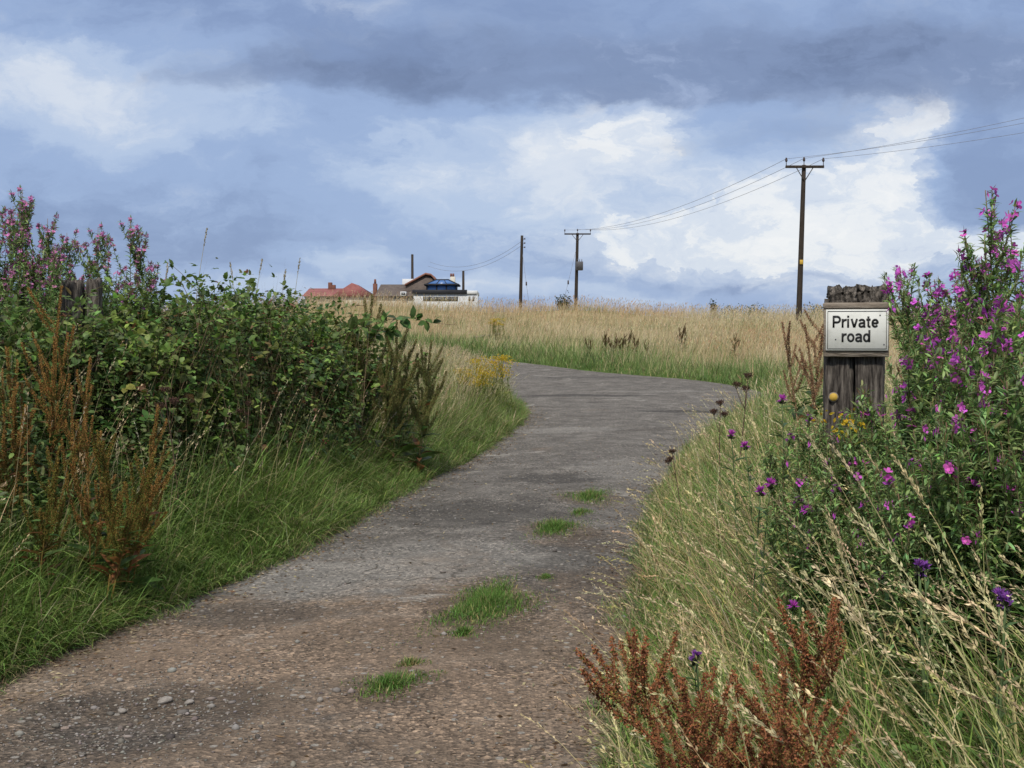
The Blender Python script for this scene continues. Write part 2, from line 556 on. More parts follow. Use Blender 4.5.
    ckm = ramp(nt, [(.5, (0, 0, 0)), (.62, (.75, .75, .75))])
    lk(nt, noise(.8, 4, .6), ckm.inputs[0])
    c = mixn(nt, mixn(nt, 1.0, ck.outputs[0], ckm.outputs[0], 'MULTIPLY'), c, (.05, .045, .04))
    # aggregate: separate little stones of different tones
    vo = nd(nt, 'ShaderNodeTexVoronoi', i_Scale=62.0)
    lk(nt, P, vo.inputs['Vector'])
    vs = ramp(nt, [(0, (.32, .32, .32)), (.5, (1, 1, 1)), (.82, (1.3, 1.27, 1.23)), (1, (2.5, 2.4, 2.3))])
    sx = nd(nt, 'ShaderNodeSeparateColor')
    lk(nt, vo.outputs['Color'], sx.inputs[0])
    lk(nt, sx.outputs[0], vs.inputs[0])
    spk = ramp(nt, [(.35, (.35, .35, .35)), (.65, (.95, .95, .95))])
    lk(nt, noise(1.3, 4, .6), spk.inputs[0])
    c = mixn(nt, spk.outputs[0], c, mixn(nt, 1.0, c, vs.outputs[0], 'MULTIPLY'))
    vo2 = nd(nt, 'ShaderNodeTexVoronoi', i_Scale=21.0)
    lk(nt, P, vo2.inputs['Vector'])
    sx2 = nd(nt, 'ShaderNodeSeparateColor')
    lk(nt, vo2.outputs['Color'], sx2.inputs[0])
    big = ramp(nt, [(.90, (0, 0, 0)), (.93, (1, 1, 1))])
    lk(nt, sx2.outputs[1], big.inputs[0])
    dd = ramp(nt, [(.28, (1, 1, 1)), (.4, (0, 0, 0))])
    lk(nt, vo2.outputs['Distance'], dd.inputs[0])
    mm = mixn(nt, 1.0, big.outputs[0], dd.outputs[0], 'MULTIPLY')
    c = mixn(nt, mm, c, (.26, .245, .23))
    c = mixn(nt, 1.0, c, (1.04, 1.0, .93), 'MULTIPLY')
    p = nd(nt, 'ShaderNodeBsdfPrincipled', i_Roughness=.92)
    p.inputs['Specular IOR Level'].default_value = .15
    lk(nt, c, p.inputs['Base Color'])
    b1 = nd(nt, 'ShaderNodeBump', i_Strength=.8, i_Distance=.012)
    lk(nt, vo.outputs['Distance'], b1.inputs['Height'])
    b2 = nd(nt, 'ShaderNodeBump', i_Strength=.7, i_Distance=.05)
    lk(nt, noise(5, 8, .75), b2.inputs['Height'])
    lk(nt, b1.outputs[0], b2.inputs['Normal'])
    lk(nt, b2.outputs[0], p.inputs['Normal'])
    out = nd(nt, 'ShaderNodeOutputMaterial')
    lk(nt, p.outputs[0], out.inputs[0])
    return m

M_LANE = lane_mat()

def field_mat():
    m, nt = new_mat('field_turf')
    tc = nd(nt, 'ShaderNodeTexCoord')
    n = nd(nt, 'ShaderNodeTexNoise', i_Scale=.35, i_Detail=8.0, i_Roughness=.7)
    lk(nt, tc.outputs['Object'], n.inputs['Vector'])
    far = ramp(nt, [(.35, (.15, .15, .06)), (.55, (.27, .225, .115)), (.7, (.34, .275, .16))])
    lk(nt, n.outputs['Fac'], far.inputs[0])
    n2 = nd(nt, 'ShaderNodeTexNoise', i_Scale=5.0, i_Detail=6.0)
    lk(nt, tc.outputs['Object'], n2.inputs['Vector'])
    nr = ramp(nt, [(.35, (.045, .05, .02)), (.6, (.10, .085, .045)), (.75, (.16, .13, .08))])
    lk(nt, n2.outputs['Fac'], nr.inputs[0])
    sep = nd(nt, 'ShaderNodeSeparateXYZ')
    lk(nt, tc.outputs['Object'], sep.inputs[0])
    mr = nd(nt, 'ShaderNodeMapRange')
    mr.inputs['From Min'].default_value = 14
    mr.inputs['From Max'].default_value = 30
    lk(nt, sep.outputs[1], mr.inputs['Value'])
    c = mixn(nt, mr.outputs[0], nr.outputs[0], far.outputs[0])
    gt = nd(nt, 'ShaderNodeAttribute', attribute_name='tint')
    gs = nd(nt, 'ShaderNodeSeparateColor')
    lk(nt, gt.outputs['Color'], gs.inputs[0])
    gr = ramp(nt, [(.35, (.055, .085, .02)), (.6, (.085, .135, .03))])
    lk(nt, n2.outputs['Fac'], gr.inputs[0])
    c = mixn(nt, gs.outputs[0], c, gr.outputs[0])
    p = nd(nt, 'ShaderNodeBsdfPrincipled', i_Roughness=.95)
    p.inputs['Specular IOR Level'].default_value = .1
    lk(nt, c, p.inputs['Base Color'])
    b = nd(nt, 'ShaderNodeBump', i_Strength=.5, i_Distance=.05)
    lk(nt, n2.outputs['Fac'], b.inputs['Height'])
    lk(nt, b.outputs[0], p.inputs['Normal'])
    out = nd(nt, 'ShaderNodeOutputMaterial')
    lk(nt, p.outputs[0], out.inputs[0])
    return m

M_FIELD = field_mat()

# ------------------------------------------------------------------ ground and lane
def axis(pts):
    out = []
    for a, b, n in pts:
        out.append(np.linspace(a, b, n, endpoint=False))
    return np.r_[np.concatenate(out), pts[-1][1]]

gx = axis([(-2500, -200, 12), (-200, -40, 24), (-40, -8, 40), (-8, 10, 110), (10, 40, 40), (40, 200, 24), (200, 2500, 12)])
gy = axis([(-300, -10, 12), (-10, 30, 200), (30, 90, 120), (90, 250, 24), (250, 4000, 16)])
GX, GY = np.meshgrid(gx, gy)
GZ = ground_h(GX.ravel(), GY.ravel())
a = Acc()
ii = np.arange(GX.size).reshape(GX.shape)
TURF = np.exp(-(np.maximum(lane_dist(GX.ravel(), GY.ravel()), 0) / 3.0) ** 2)
a.add(np.c_[GX.ravel(), GY.ravel(), GZ], np.stack([ii[:-1, :-1], ii[:-1, 1:], ii[1:, 1:], ii[1:, :-1]], -1).reshape(-1, 4), np.repeat(TURF[:, None], 3, 1))
tag(a.obj('ground', M_FIELD, smooth=True), kind='structure')

nl, nw = 420, 36
LS, RS = resample(LEFT, nl), resample(RIGHT, nl)
tt = np.linspace(0, 1, nw)[None, :, None]
ragL = .06 * np.sin(np.arange(nl) * .9) + .05 * np.sin(np.arange(nl) * 2.3)
LXY = LS[:, None, :] * (1 - tt) + RS[:, None, :] * tt
X, Y = LXY[..., 0].ravel(), LXY[..., 1].ravel()
Z = lane_h(X, Y)
a = Acc()
ii = np.arange(nl * nw).reshape(nl, nw)
a.add(np.c_[X, Y, Z], np.stack([ii[:-1, :-1], ii[:-1, 1:], ii[1:, 1:], ii[1:, :-1]], -1).reshape(-1, 4), (.2, .2, .2))
tag(a.obj('lane', M_LANE, smooth=True), kind='structure')

# loose gravel on the lane
ICO_V = np.array([(0, 0, 1), (.894, 0, .447), (.276, .851, .447), (-.724, .526, .447), (-.724, -.526, .447), (.276, -.851, .447),
                  (.724, .526, -.447), (-.276, .851, -.447), (-.894, 0, -.447), (-.276, -.851, -.447), (.724, -.526, -.447), (0, 0, -1)])
ICO_F = np.array([(0, 1, 2), (0, 2, 3), (0, 3, 4), (0, 4, 5), (0, 5, 1), (1, 6, 2), (2, 7, 3), (3, 8, 4), (4, 9, 5), (5, 10, 1),
                  (6, 7, 2), (7, 8, 3), (8, 9, 4), (9, 10, 5), (10, 6, 1), (11, 7, 6), (11, 8, 7), (11, 9, 8), (11, 10, 9), (11, 6, 10)])

def stones(acc, P, R, C):
    N = len(P)
    V = ICO_V[None] * (1 + rng.normal(0, .16, (N, 12, 1)))
    V = V * rng.uniform(.65, 1.25, (N, 1, 3)) * np.array([1, 1, .62])
    th = rng.uniform(0, 2 * PI, N)
    c, s = np.cos(th)[:, None], np.sin(th)[:, None]
    V = np.stack([V[..., 0] * c - V[..., 1] * s, V[..., 0] * s + V[..., 1] * c, V[..., 2]], -1)
    V = V * R[:, None, None] + P[:, None, :]
    i = (np.arange(N) * 12)[:, None, None] + ICO_F[None]
    acc.add(V.reshape(-1, 3), i.reshape(-1, 3), np.repeat(C, 12, 0))

a = Acc()
n = 9000
y = 3.5 + 14 * rng.random(n) ** 1.5
x = rng.uniform(-3.2, 2.6, n)
hx, hy = HOLES[0][0], HOLES[0][1]
x = np.r_[x, rng.normal(hx, .45, 900), rng.normal(HOLES[1][0], .4, 500)]
y = np.r_[y, rng.normal(hy, .4, 900), rng.normal(HOLES[1][1], .4, 500)]
ok = lane_dist(x, y) < -.03
x, y = x[ok], y[ok]
R = .0045 + .006 * rng.random(len(x)) ** 3 + .014 * (rng.random(len(x)) > .985)
tone = rng.random(len(x))
C = np.where(tone[:, None] < .6, jitter((.17, .15, .13), len(x), .3, .12), jitter((.23, .21, .19), len(x), .25, .12))
stones(a, np.c_[x, y, lane_h(x, y) + R * .25], R, C)
tag(a.obj('gravel', M_GRAVEL), 'loose gravel and grit scattered over the worn lane', 'gravel', kind='stuff')

# larger stones one can point at
ST = [(165, 703, .034, 'pale rounded stone beside the pothole in the lane, largest one'),
      (190, 704, .026, 'pale stone at the right rim of the pothole in the lane'),
      (122, 713, .026, 'flat light stone lying inside the shallow pothole'),
      (120, 682, .02, 'small whitish stone between pothole and green verge'),
      (320, 702, .024, 'lone white stone on bare earth left of the lowest grass tuft'),
      (258, 738, .018, 'small dark pebble on brown earth near the front of the lane'),
      (65, 730, .022, 'pinkish pebble on the grit at the left front of the lane'),
      (302, 699, .018, 'small pale pebble just left of the lone white stone')]
for px, py, r, lab in ST:
    hx, hy = hit_ground(px, py, lane_h)
    b = Acc()
    c = (.35, .33, .32) if 'dark' in lab else ((1.0, .85, .78) if 'pink' in lab else (1.05, 1.03, 1.0))
    stones(b, np.array([[0, 0, 0.0]]), np.array([r]), np.array([c]))
    o = b.obj('stone', M_STONE)
    o.location = (hx, hy, float(lane_h(np.array([hx]), np.array([hy]))[0]) + r * .3)
    md = o.modifiers.new('round', 'SUBSURF')
    md.levels = md.render_levels = 2
    tag(o, lab, 'stone', 'loose stones on the lane')

# ------------------------------------------------------------------ grasses (stuff)
GREEN = (.085, .135, .032)
LUSH = (.092, .15, .028)
DARKG = (.040, .072, .018)
STRAW = (.45, .375, .235)
TAN = (.36, .26, .15)
OLIVE = (.17, .17, .06)

def heads(acc, P, L, C, k, spread=.5, part=.28, size=(.008, .003)):
    """seed heads along the top part of the stalks P (N, seg+1, 3)"""
    N, S = P.shape[0], P.shape[1] - 1
    s = 1 - part * rng.random((N, k)) ** 1.0
    u = s * S
    i0 = np.clip(np.floor(u).astype(int), 0, S - 1)
    fr = (u - i0)[..., None]
    ar = np.arange(N)[:, None]
    pos = P[ar, i0] * (1 - fr) + P[ar, i0 + 1] * fr
    tg = unit(P[ar, i0 + 1] - P[ar, i0])
    out = unit(rng.normal(0, 1, (N, k, 3)))
    # longest towards the middle of the head
    env = np.sin(np.clip((1 - s) / part, 0, 1) * PI * .85 + .3)
    D = unit(tg + out * spread)
    pos = pos + out * (spread * .012 * env * rng.random((N, k)))[..., None]
    Ls = size[0] * (.6 + .8 * rng.random((N, k))) * (.5 + .7 * env)
    diamonds(acc, pos.reshape(-1, 3), D.reshape(-1, 3), Ls.ravel(), np.full(N * k, size[1]) * rng.uniform(.7, 1.3, N * k),
             np.repeat(C, k, 0) * rng.uniform(.8, 1.2, (N * k, 1)), thick=False)

_TAB = np.random.default_rng(5).random((256, 256))


def vnoise(x, y):
    xi, yi = np.floor(x).astype(int), np.floor(y).astype(int)
    fx, fy = x - xi, y - yi
    fx, fy = fx * fx * (3 - 2 * fx), fy * fy * (3 - 2 * fy)
    g = lambda a_, b_: _TAB[a_ & 255, b_ & 255]
    return (g(xi, yi) * (1 - fx) + g(xi + 1, yi) * fx) * (1 - fy) + (g(xi, yi + 1) * (1 - fx) + g(xi + 1, yi + 1) * fx) * fy


def clump_noise(x, y, s, ph=0.0):
    """uneven 0..1 patches about 2/s metres across"""
    q = s * .45
    c, n_ = math.cos(.6), math.sin(.6)
    u, v = (x * c - y * n_) * q + ph * 17.3, (x * n_ + y * c) * q + ph * 9.1
    f = .55 * vnoise(u, v) + .3 * vnoise(u * 2.1 + 7, v * 2.1) + .15 * vnoise(u * 4.3, v * 4.3 + 3)
    return np.clip((f - .5) * 1.7 + .5, 0, 1)


# --- far field, 15 m to beyond the crest
def field(n, y0, y1, pw, margin):
    d = y0 + (y1 - y0) * rng.random(n) ** pw
    x = rng.uniform(-1, 1, n) * (.43 * d + margin)
    ld = lane_dist(x, d)
    ok = ld > .02
    return x[ok], d[ok], ld[ok]

a, s = Acc(), Acc()
x, y, ld = field(150000, 15, 82, 1.15, 5)
left = is_left(x, y) & (y < 34)
near_lane = np.exp(-(ld / np.where(left, 1.6, 3.4)) ** 1.5)
cl = clump_noise(x, y, .55, .3)
cl2 = clump_noise(x, y, 1.7, 1.9)
greenish = np.clip(.48 + .75 * near_lane + 1.2 * (cl - .5) + .6 * (cl2 - .5) - .006 * (y - 30), 0, .97)
isg = rng.random(len(x)) < greenish
N = len(x)
col = np.where(isg[:, None], np.where(near_lane[:, None] > .35, jitter((.125, .19, .05), N, .2), jitter((.17, .19, .07), N, .22)), jitter(STRAW, N, .16))
tip = np.where(isg[:, None], col * 1.1 + .01, jitter((.52, .42, .26), N, .15))
pink = (clump_noise(x, y, .25, 4) > .55) & ~isg & (y > 40)
tip[pink] = tip[pink] * np.array([.95, .80, .72])
L = np.where(isg, rng.uniform(.25, .55, N), rng.uniform(.45, .85, N)) * (1 - .45 * np.exp(-ld / .5)) * (.7 + .7 * cl2)
w = np.clip(.0045 + .00016 * y, 0, .016) * rng.uniform(.7, 1.3, N)
base = np.c_[x, y, ground_h(x, y) - .02]
az = rng.normal(.4, 1.3, N)
ribbon(a, base, az, rng.uniform(.0, .3, N), rng.uniform(.1, .9, N), L, w, 3, col, tip)
n = 60000
t = rng.random(n)
e = rng.integers(0, 2, n)
src = np.where((rng.random(n) < .8)[:, None], np.c_[np.interp(t * 59, np.arange(60), RIGHT_S[:, 0]), np.interp(t * 59, np.arange(60), RIGHT_S[:, 1])],
               np.c_[np.interp(t * 59, np.arange(60), LEFT_S[:, 0]), np.interp(t * 59, np.arange(60), LEFT_S[:, 1])])
of = rng.gamma(1.5, .8, n)
aa = rng.uniform(0, 2 * PI, n)
x, y = src[:, 0] + np.cos(aa) * of, src[:, 1] + np.sin(aa) * of
ld = lane_dist(x, y)
ok = (ld > .03) & (y > 19)
x, y, ld = x[ok], y[ok], ld[ok]
N = len(x)
cl3 = clump_noise(x, y, 1.2, 6.0)
col = np.where((cl3 > .5)[:, None], jitter((.135, .20, .055), N, .22), jitter((.085, .14, .035), N, .25))
olive = rng.random(N) < np.clip(.12 + .12 * ld + .5 * (clump_noise(x, y, 2.4, 1.0) - .5), .05, .8)
col[olive] = jitter((.30, .265, .13), int(olive.sum()), .22)
ribbon(a, np.c_[x, y, ground_h(x, y) - .02], rng.uniform(0, 2 * PI, N), rng.uniform(0, .4, N), rng.uniform(.3, 1.4, N), (.22 + .4 * sstep(0, 1.2, ld)) * rng.uniform(.5, 1.4, N) * (.45 + 1.1 * cl3),
       .006 + .00022 * y * rng.uniform(.7, 1.4, N), 4, col, col * 1.2 + .01)
tag(a.obj('field_grass', M_GRASS), 'tall dry tan grass covering the rising field, greener beside the lane', 'grass', kind='stuff')
# seed heads over the field
x, y, ld = field(60000, 15, 80, 1.1, 5)
keep = (ld > .8) & (rng.random(len(x)) < .15 + .85 * clump_noise(x, y, .6, 2.2)) & (rng.random(len(x)) > np.exp(-(ld / 3.2) ** 1.5))
x, y = x[keep], y[keep]
N = len(x)
base = np.c_[x, y, ground_h(x, y)]
th0, bd, L = rng.uniform(0, .2, N), rng.uniform(.1, .7, N), rng.uniform(.6, 1.0, N)
c = jitter(STRAW, N, .15)
pk = clump_noise(x, y, .25, 4) > .55
c[pk] *= np.array([.92, .76, .68])
Pl = ribbon(s, base, rng.normal(.4, 1.2, N), th0, bd, L, np.full(N, .003) + .00008 * y, 3, c * .95, c)
tg = unit(Pl[:, -1] - Pl[:, -2])
diamonds(s, Pl[:, -1] - tg * .12, tg, rng.uniform(.12, .2, N), .012 + .00022 * y, c * 1.05, thick=True)
tag(s.obj('field_seed_heads', M_STRAW), 'pale straw seed heads standing above the field grass', 'grass', kind='stuff')

# --- tall meadow grass inside the bend
a, s = Acc(), Acc()
n = 34000
y = 14 + 24 * rng.random(n) ** .8
of = .25 + rng.random(n) * (1.0 + .22 * (y - 8))
x = np.interp(y, LEFT[:10, 1], LEFT[:10, 0]) - of
cn = clump_noise(x, y, 1.6, 3.0)
st_ = rng.random(n) < np.clip(.42 + .9 * (cn - .5) + .12 * (of - 1), .1, .9)
col = np.where(st_[:, None], jitter((.42, .35, .20), n, .2), jitter((.14, .19, .055), n, .22))
ht = (.35 + .55 * sstep(.1, 1.1, of)) * (.45 + .55 * sstep(14, 20, y))
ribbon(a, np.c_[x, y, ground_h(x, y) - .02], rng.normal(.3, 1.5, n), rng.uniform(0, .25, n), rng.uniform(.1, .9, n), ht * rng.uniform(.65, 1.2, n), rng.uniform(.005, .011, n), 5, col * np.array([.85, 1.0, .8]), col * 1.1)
k_ = (rng.random(n) < .10) & (of > .5)
x, y, of = x[k_], y[k_], of[k_]
n = len(x)
c = jitter((.46, .38, .23), n, .15)
Pl = ribbon(a, np.c_[x, y, ground_h(x, y)], rng.normal(.3, 1.5, n), rng.uniform(0, .2, n), rng.uniform(.1, .6, n), rng.uniform(.8, 1.1, n) * (.6 + .4 * sstep(14, 20, y)), rng.uniform(.004, .006, n), 6, c * np.array([.8, .95, .7]), c, crossed=True)
heads(s, Pl, 1.0, c, 16, .45, .18, (.026, .009))
n = 16000
y = 3.5 + 13 * rng.random(n)
of = 2.1 + 6 * rng.random(n)
x = np.interp(y, LEFT[:10, 1], LEFT[:10, 0]) - of
st_ = rng.random(n) < .4
col = np.where(st_[:, None], jitter((.40, .33, .19), n, .2), jitter((.12, .175, .05), n, .22))
ribbon(a, np.c_[x, y, ground_h(x, y) - .02], rng.normal(.3, 1.5, n), rng.uniform(0, .25, n), rng.uniform(.1, .9, n), rng.uniform(.4, .85, n), rng.uniform(.006, .012, n), 4, col, col * 1.1)
tag(a.obj('meadow_grass', M_GRASS), 'tall straw and green meadow grass inside the lane bend and behind the hedge', 'grass', kind='stuff')
tag(s.obj('meadow_seed_heads', M_STRAW), 'straw seed heads over the meadow grass at the lane bend', 'grass', kind='stuff')

# --- left verge: long lush grass flopping onto the lane
a = Acc()
n = 62000
t = rng.random(n) ** 1.25
y = 3.6 + 22 * t
off = rng.gamma(1.6, .38, n) - .05
x = np.interp(y, LEFT[:10, 1], LEFT[:10, 0]) - off
ok = off < 2.4
x, y, off = x[ok], y[ok], off[ok]
N = len(x)
lush = np.exp(-off / .9)
cn = clump_noise(x, y, 2.6, .8)
yel = rng.random(N) < np.clip(.09 + .10 * (off > .8) + .012 * (y - 6), 0, .5) * (.3 + cn)
col = np.where((rng.random(N) < .5)[:, None], jitter(LUSH, N, .22), jitter((.155, .23, .05), N, .25))
col = np.where(yel[:, None], jitter((.34, .29, .15), N, .25), col)
L = (.24 + .30 * sstep(0, .7, off)) * rng.uniform(.65, 1.35, N) * (.75 + .5 * cn)
az = rng.normal(-.35, 1.25, N) + 2.2 * (clump_noise(x, y, 3.6, 3.3) - .5)
ribbon(a, np.c_[x, y, ground_h(x, y) - .02], az, rng.uniform(.05, .5, N), rng.uniform(.3, 2.2, N), L, rng.uniform(.0045, .0125, N), 6,
       col, col * 1.15 + .01, power=1.2)
tag(a.obj('verge_grass', M_GRASS), 'long lush green grass flopping over the left edge of the lane', 'grass', kind='stuff')

# --- left: dry stalks among the hedge and by the bend
a, s = Acc(), Acc()
n = 3600
y = 5 + 24 * rng.random(n) ** .8
off = .35 + 2.6 * rng.random(n)
x = np.interp(y, LEFT[:10, 1], LEFT[:10, 0]) - off
far = y > 13
keep = far | (rng.random(n) < .75)
x, y, off, far = x[keep], y[keep], off[keep], far[keep]
N = len(x)
L = np.where(far, rng.uniform(.6, 1.05, N), rng.uniform(.45, 1.2, N))
c = np.where((rng.random(N) < .35)[:, None], jitter((.22, .22, .09), N, .2), jitter(STRAW, N, .18))
Pl = ribbon(a, np.c_[x, y, ground_h(x, y)], rng.normal(.1, 1.2, N), rng.uniform(0, .22, N), rng.uniform(.1, .8, N), L, np.full(N, .004), 6, c * np.array([.8, .95, .7]), c, crossed=True)
heads(s, Pl, L, c * 1.02, 14, .4, .17, (.02, .006))
tag(a.obj('verge_stalks', M_STRAW), 'dry straw stalks rising from the left verge', 'grass', kind='stuff')
tag(s.obj('verge_seed_heads', M_STRAW), 'straw seed heads on the stalks of the left verge', 'grass', kind='stuff')

# --- right verge: mixed green blades and bleached stems leaning over the lane
a = Acc()
n = 62000
y = 1.9 + 21 * rng.random(n) ** 1.5
off = rng.random(n) ** 1.2 * (.9 + .36 * y)
x = np.interp(y, RIGHT[:10, 1], RIGHT[:10, 0]) + off + .02
N = n
cn = clump_noise(x, y, 2.1, 2.4)
straw = rng.random(N) < np.clip(.24 + .7 * (cn - .5) + .3 * np.exp(-off / .4), .04, .85)
col = np.where(straw[:, None], jitter((.42, .32, .175), N, .25), np.where((rng.random(N) < .5)[:, None], jitter((.16, .235, .05), N, .25), jitter((.10, .165, .035), N, .25)))
L = (.20 + .34 * sstep(0, .8, off)) * rng.uniform(.6, 1.3, N) * (.8 + .4 * cn)
az = rng.normal(PI - .1, 1.35, N) + 2.0 * (clump_noise(x, y, 4.2, 6.6) - .5)
ribbon(a, np.c_[x, y, ground_h(x, y) - .02], az, rng.uniform(.05, .5, N), rng.uniform(.4, 1.9, N), L, rng.uniform(.004, .0095, N), 5,
       col, np.where(straw[:, None], col * 1.1, col * 1.15 + .01), power=1.2)
tag(a.obj('verge_grass', M_GRASS), 'mixed green and bleached grass thick along the right verge', 'grass', kind='stuff')

a, s = Acc(), Acc()
n = 4300
y = 2.0 + 20 * rng.random(n) ** 1.35
off = rng.random(n) ** 1.0 * (.7 + .33 * y)
x = np.interp(y, RIGHT[:10, 1], RIGHT[:10, 0]) + off + .03
cn = clump_noise(x, y, 1.7, 5.0)
keep = rng.random(n) < .35 + .8 * (cn - .2)
x, y, off = x[keep], y[keep], off[keep]
N = len(x)
L = (.48 + .32 * sstep(0, .6, off)) * rng.uniform(.7, 1.25, N)
c = np.where((rng.random(N) < .25)[:, None], jitter((.32, .30, .12), N, .2), jitter((.52, .43, .25), N, .17))
az = rng.normal(PI - .15, 1.0, N)
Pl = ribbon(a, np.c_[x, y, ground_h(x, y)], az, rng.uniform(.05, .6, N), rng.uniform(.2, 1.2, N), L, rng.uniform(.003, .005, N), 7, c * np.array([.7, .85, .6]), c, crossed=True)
hk = y < 9
heads(s, Pl[hk], L[hk], c[hk] * 1.05, 34, .42, .26, (.0135, .0048))
heads(s, Pl[~hk], L[~hk], c[~hk] * 1.05, 12, .4, .2, (.022, .007))
tag(a.obj('straw_stalks', M_STRAW), 'bleached grass stems leaning left over the right verge', 'grass', kind='stuff')
tag(s.obj('straw_seed_heads', M_STRAW), 'feathery straw seed heads on the leaning stems of the right verge', 'grass', kind='stuff')

# --- low broad-leaved undergrowth on both banks
a = Acc()
n = 24000
y = 2.2 + 10.5 * rng.random(n) ** 1.2
off = .55 + rng.random(n) * (.4 + .33 * y)
x = np.interp(y, RIGHT[:10, 1], RIGHT[:10, 0]) + off
keep = rng.random(n) < sstep(.30, .75, clump_noise(x, y, 1.9, 7.0)) * (.25 + .75 * sstep(.5, 1.4, off))
x, y, off = x[keep], y[keep], off[keep]
N = len(x)
z = ground_h(x, y) + rng.random(N) ** .8 * (.12 + .38 * sstep(.5, 1.5, off))
dr = rng.normal(0, 1, (N, 3)) * np.array([1, 1, .35])
nn = np.c_[rng.normal(0, .45, N), rng.normal(0, .45, N), np.ones(N)]
C = np.where((rng.random(N) < .10)[:, None], jitter((.22, .16, .05), N, .3), jitter((.095, .175, .04), N, .28))
leaves(a, np.c_[x, y, z], dr, nn, rng.uniform(.04, .11, N), rng.uniform(.02, .05, N), C)
n = 42000
y = 4.6 + 12 * rng.random(n) ** 1.1
off = .42 + rng.random(n) ** .9 * 1.5
x = np.interp(y, LEFT[:10, 1], LEFT[:10, 0]) - off
N = n
patch_ = clump_noise(x, y, 3.0, 4.4)
z = ground_h(x, y) + rng.random(N) ** .8 * (.10 + .85 * sstep(.35, 1.25, off)) * (.35 + 1.1 * patch_)
dr = rng.normal(0, 1, (N, 3)) * np.array([1, 1, .35])
nn = np.c_[rng.normal(.25, .45, N), rng.normal(-.25, .45, N), np.ones(N)]
C = np.where((rng.random(N) < .07)[:, None], jitter((.16, .12, .05), N, .3), np.where((patch_ > .5)[:, None], jitter((.115, .17, .05), N, .3), jitter((.075, .125, .03), N, .3)))
leaves(a, np.c_[x, y, z], dr, nn, rng.uniform(.03, .085, N), rng.uniform(.014, .04, N), C)
tag(a.obj('undergrowth', M_LEAF), 'low leafy weeds filling the banks under the taller plants', 'weeds', kind='stuff')

# --- the ragged edge: short tufts and dead litter creeping onto the lane
a, s = Acc(), Acc()
n = 26000
y = 3.2 + 26 * rng.random(n) ** 1.3
sd_ = rng.integers(0, 2, n)
xl = np.interp(y, LEFT[:10, 1], LEFT[:10, 0])
xr = np.interp(y, RIGHT[:10, 1], RIGHT[:10, 0])
reach = .02 + .42 * np.clip(clump_noise(y * 1.3, y * .4 + 40 * sd_, 3.2, 1.0) - .35, 0, 1)
of = reach * rng.random(n) ** 1.3
x = np.where(sd_ == 0, xl + of, xr - of)
L = .16 * rng.uniform(.4, 1.4, n) * (1.15 - of / np.maximum(reach, .01))
tone_ = rng.random(n)
col = np.where((tone_ < .62)[:, None], jitter((.10, .175, .04), n, .25), jitter((.30, .25, .13), n, .25))
ribbon(a, np.c_[x, y, lane_h(x, y) - .006], rng.uniform(0, 2 * PI, n), rng.uniform(.1, .9, n), rng.uniform(.2, 1.6, n), L, rng.uniform(.003, .007, n), 3, col, col * 1.15)
tag(a.obj('edge_grass', M_GRASS), 'short ragged grass creeping over both edges of the lane', 'grass', kind='stuff')
n = 9000
y = 3.2 + 24 * rng.random(n) ** 1.4
sd_ = rng.integers(0, 2, n)
xl = np.interp(y, LEFT[:10, 1], LEFT[:10, 0])
xr = np.interp(y, RIGHT[:10, 1], RIGHT[:10, 0])
of = np.abs(rng.normal(0, .2, n)) + .02
x = np.where(sd_ == 0, xl + of, xr - of)
m_ = rng.random(n) < .12
x[m_] = rng.uniform(-2.4, 1.4, int(m_.sum()))
ok = lane_dist(x, y) < 0
x, y = x[ok], y[ok]
n = len(x)
aa = rng.uniform(0, 2 * PI, n)
diamonds(s, np.c_[x, y, lane_h(x, y) + .004], np.c_[np.cos(aa), np.sin(aa), rng.normal(.05, .15, n)], rng.uniform(.015, .05, n), rng.uniform(.004, .014, n),
         np.where((rng.random(n) < .6)[:, None], jitter((.15, .10, .06), n, .3, .15), jitter((.33, .27, .17), n, .25, .15)), thick=False)
tag(s.obj('leaf_litter', M_STRAW), 'dead straw and leaf litter along the lane edges', 'litter', kind='stuff')

# --- long pale stems with heavy heads slanting over the right verge
a, s = Acc(), Acc()
n = 85
y = 2.4 + 7 * rng.random(n) ** 1.2
x = np.interp(y, RIGHT[:10, 1], RIGHT[:10, 0]) + .62 + rng.random(n) * (.45 + .33 * y)
c = jitter((.58, .49, .28), n, .12)
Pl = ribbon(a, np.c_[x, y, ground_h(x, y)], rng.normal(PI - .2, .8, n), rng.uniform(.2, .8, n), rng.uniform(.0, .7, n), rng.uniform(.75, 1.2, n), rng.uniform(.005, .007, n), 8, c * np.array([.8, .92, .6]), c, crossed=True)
heads(s, Pl, 1.0, c * 1.05, 70, .42, .22, (.017, .0055))
tag(a.obj('pale_stalks', M_STRAW), 'long pale grass stems slanting left across the right verge', 'grass', kind='stuff')
tag(s.obj('pale_seed_heads', M_STRAW), 'heavy straw seed heads on the long slanting stems', 'grass', kind='stuff')

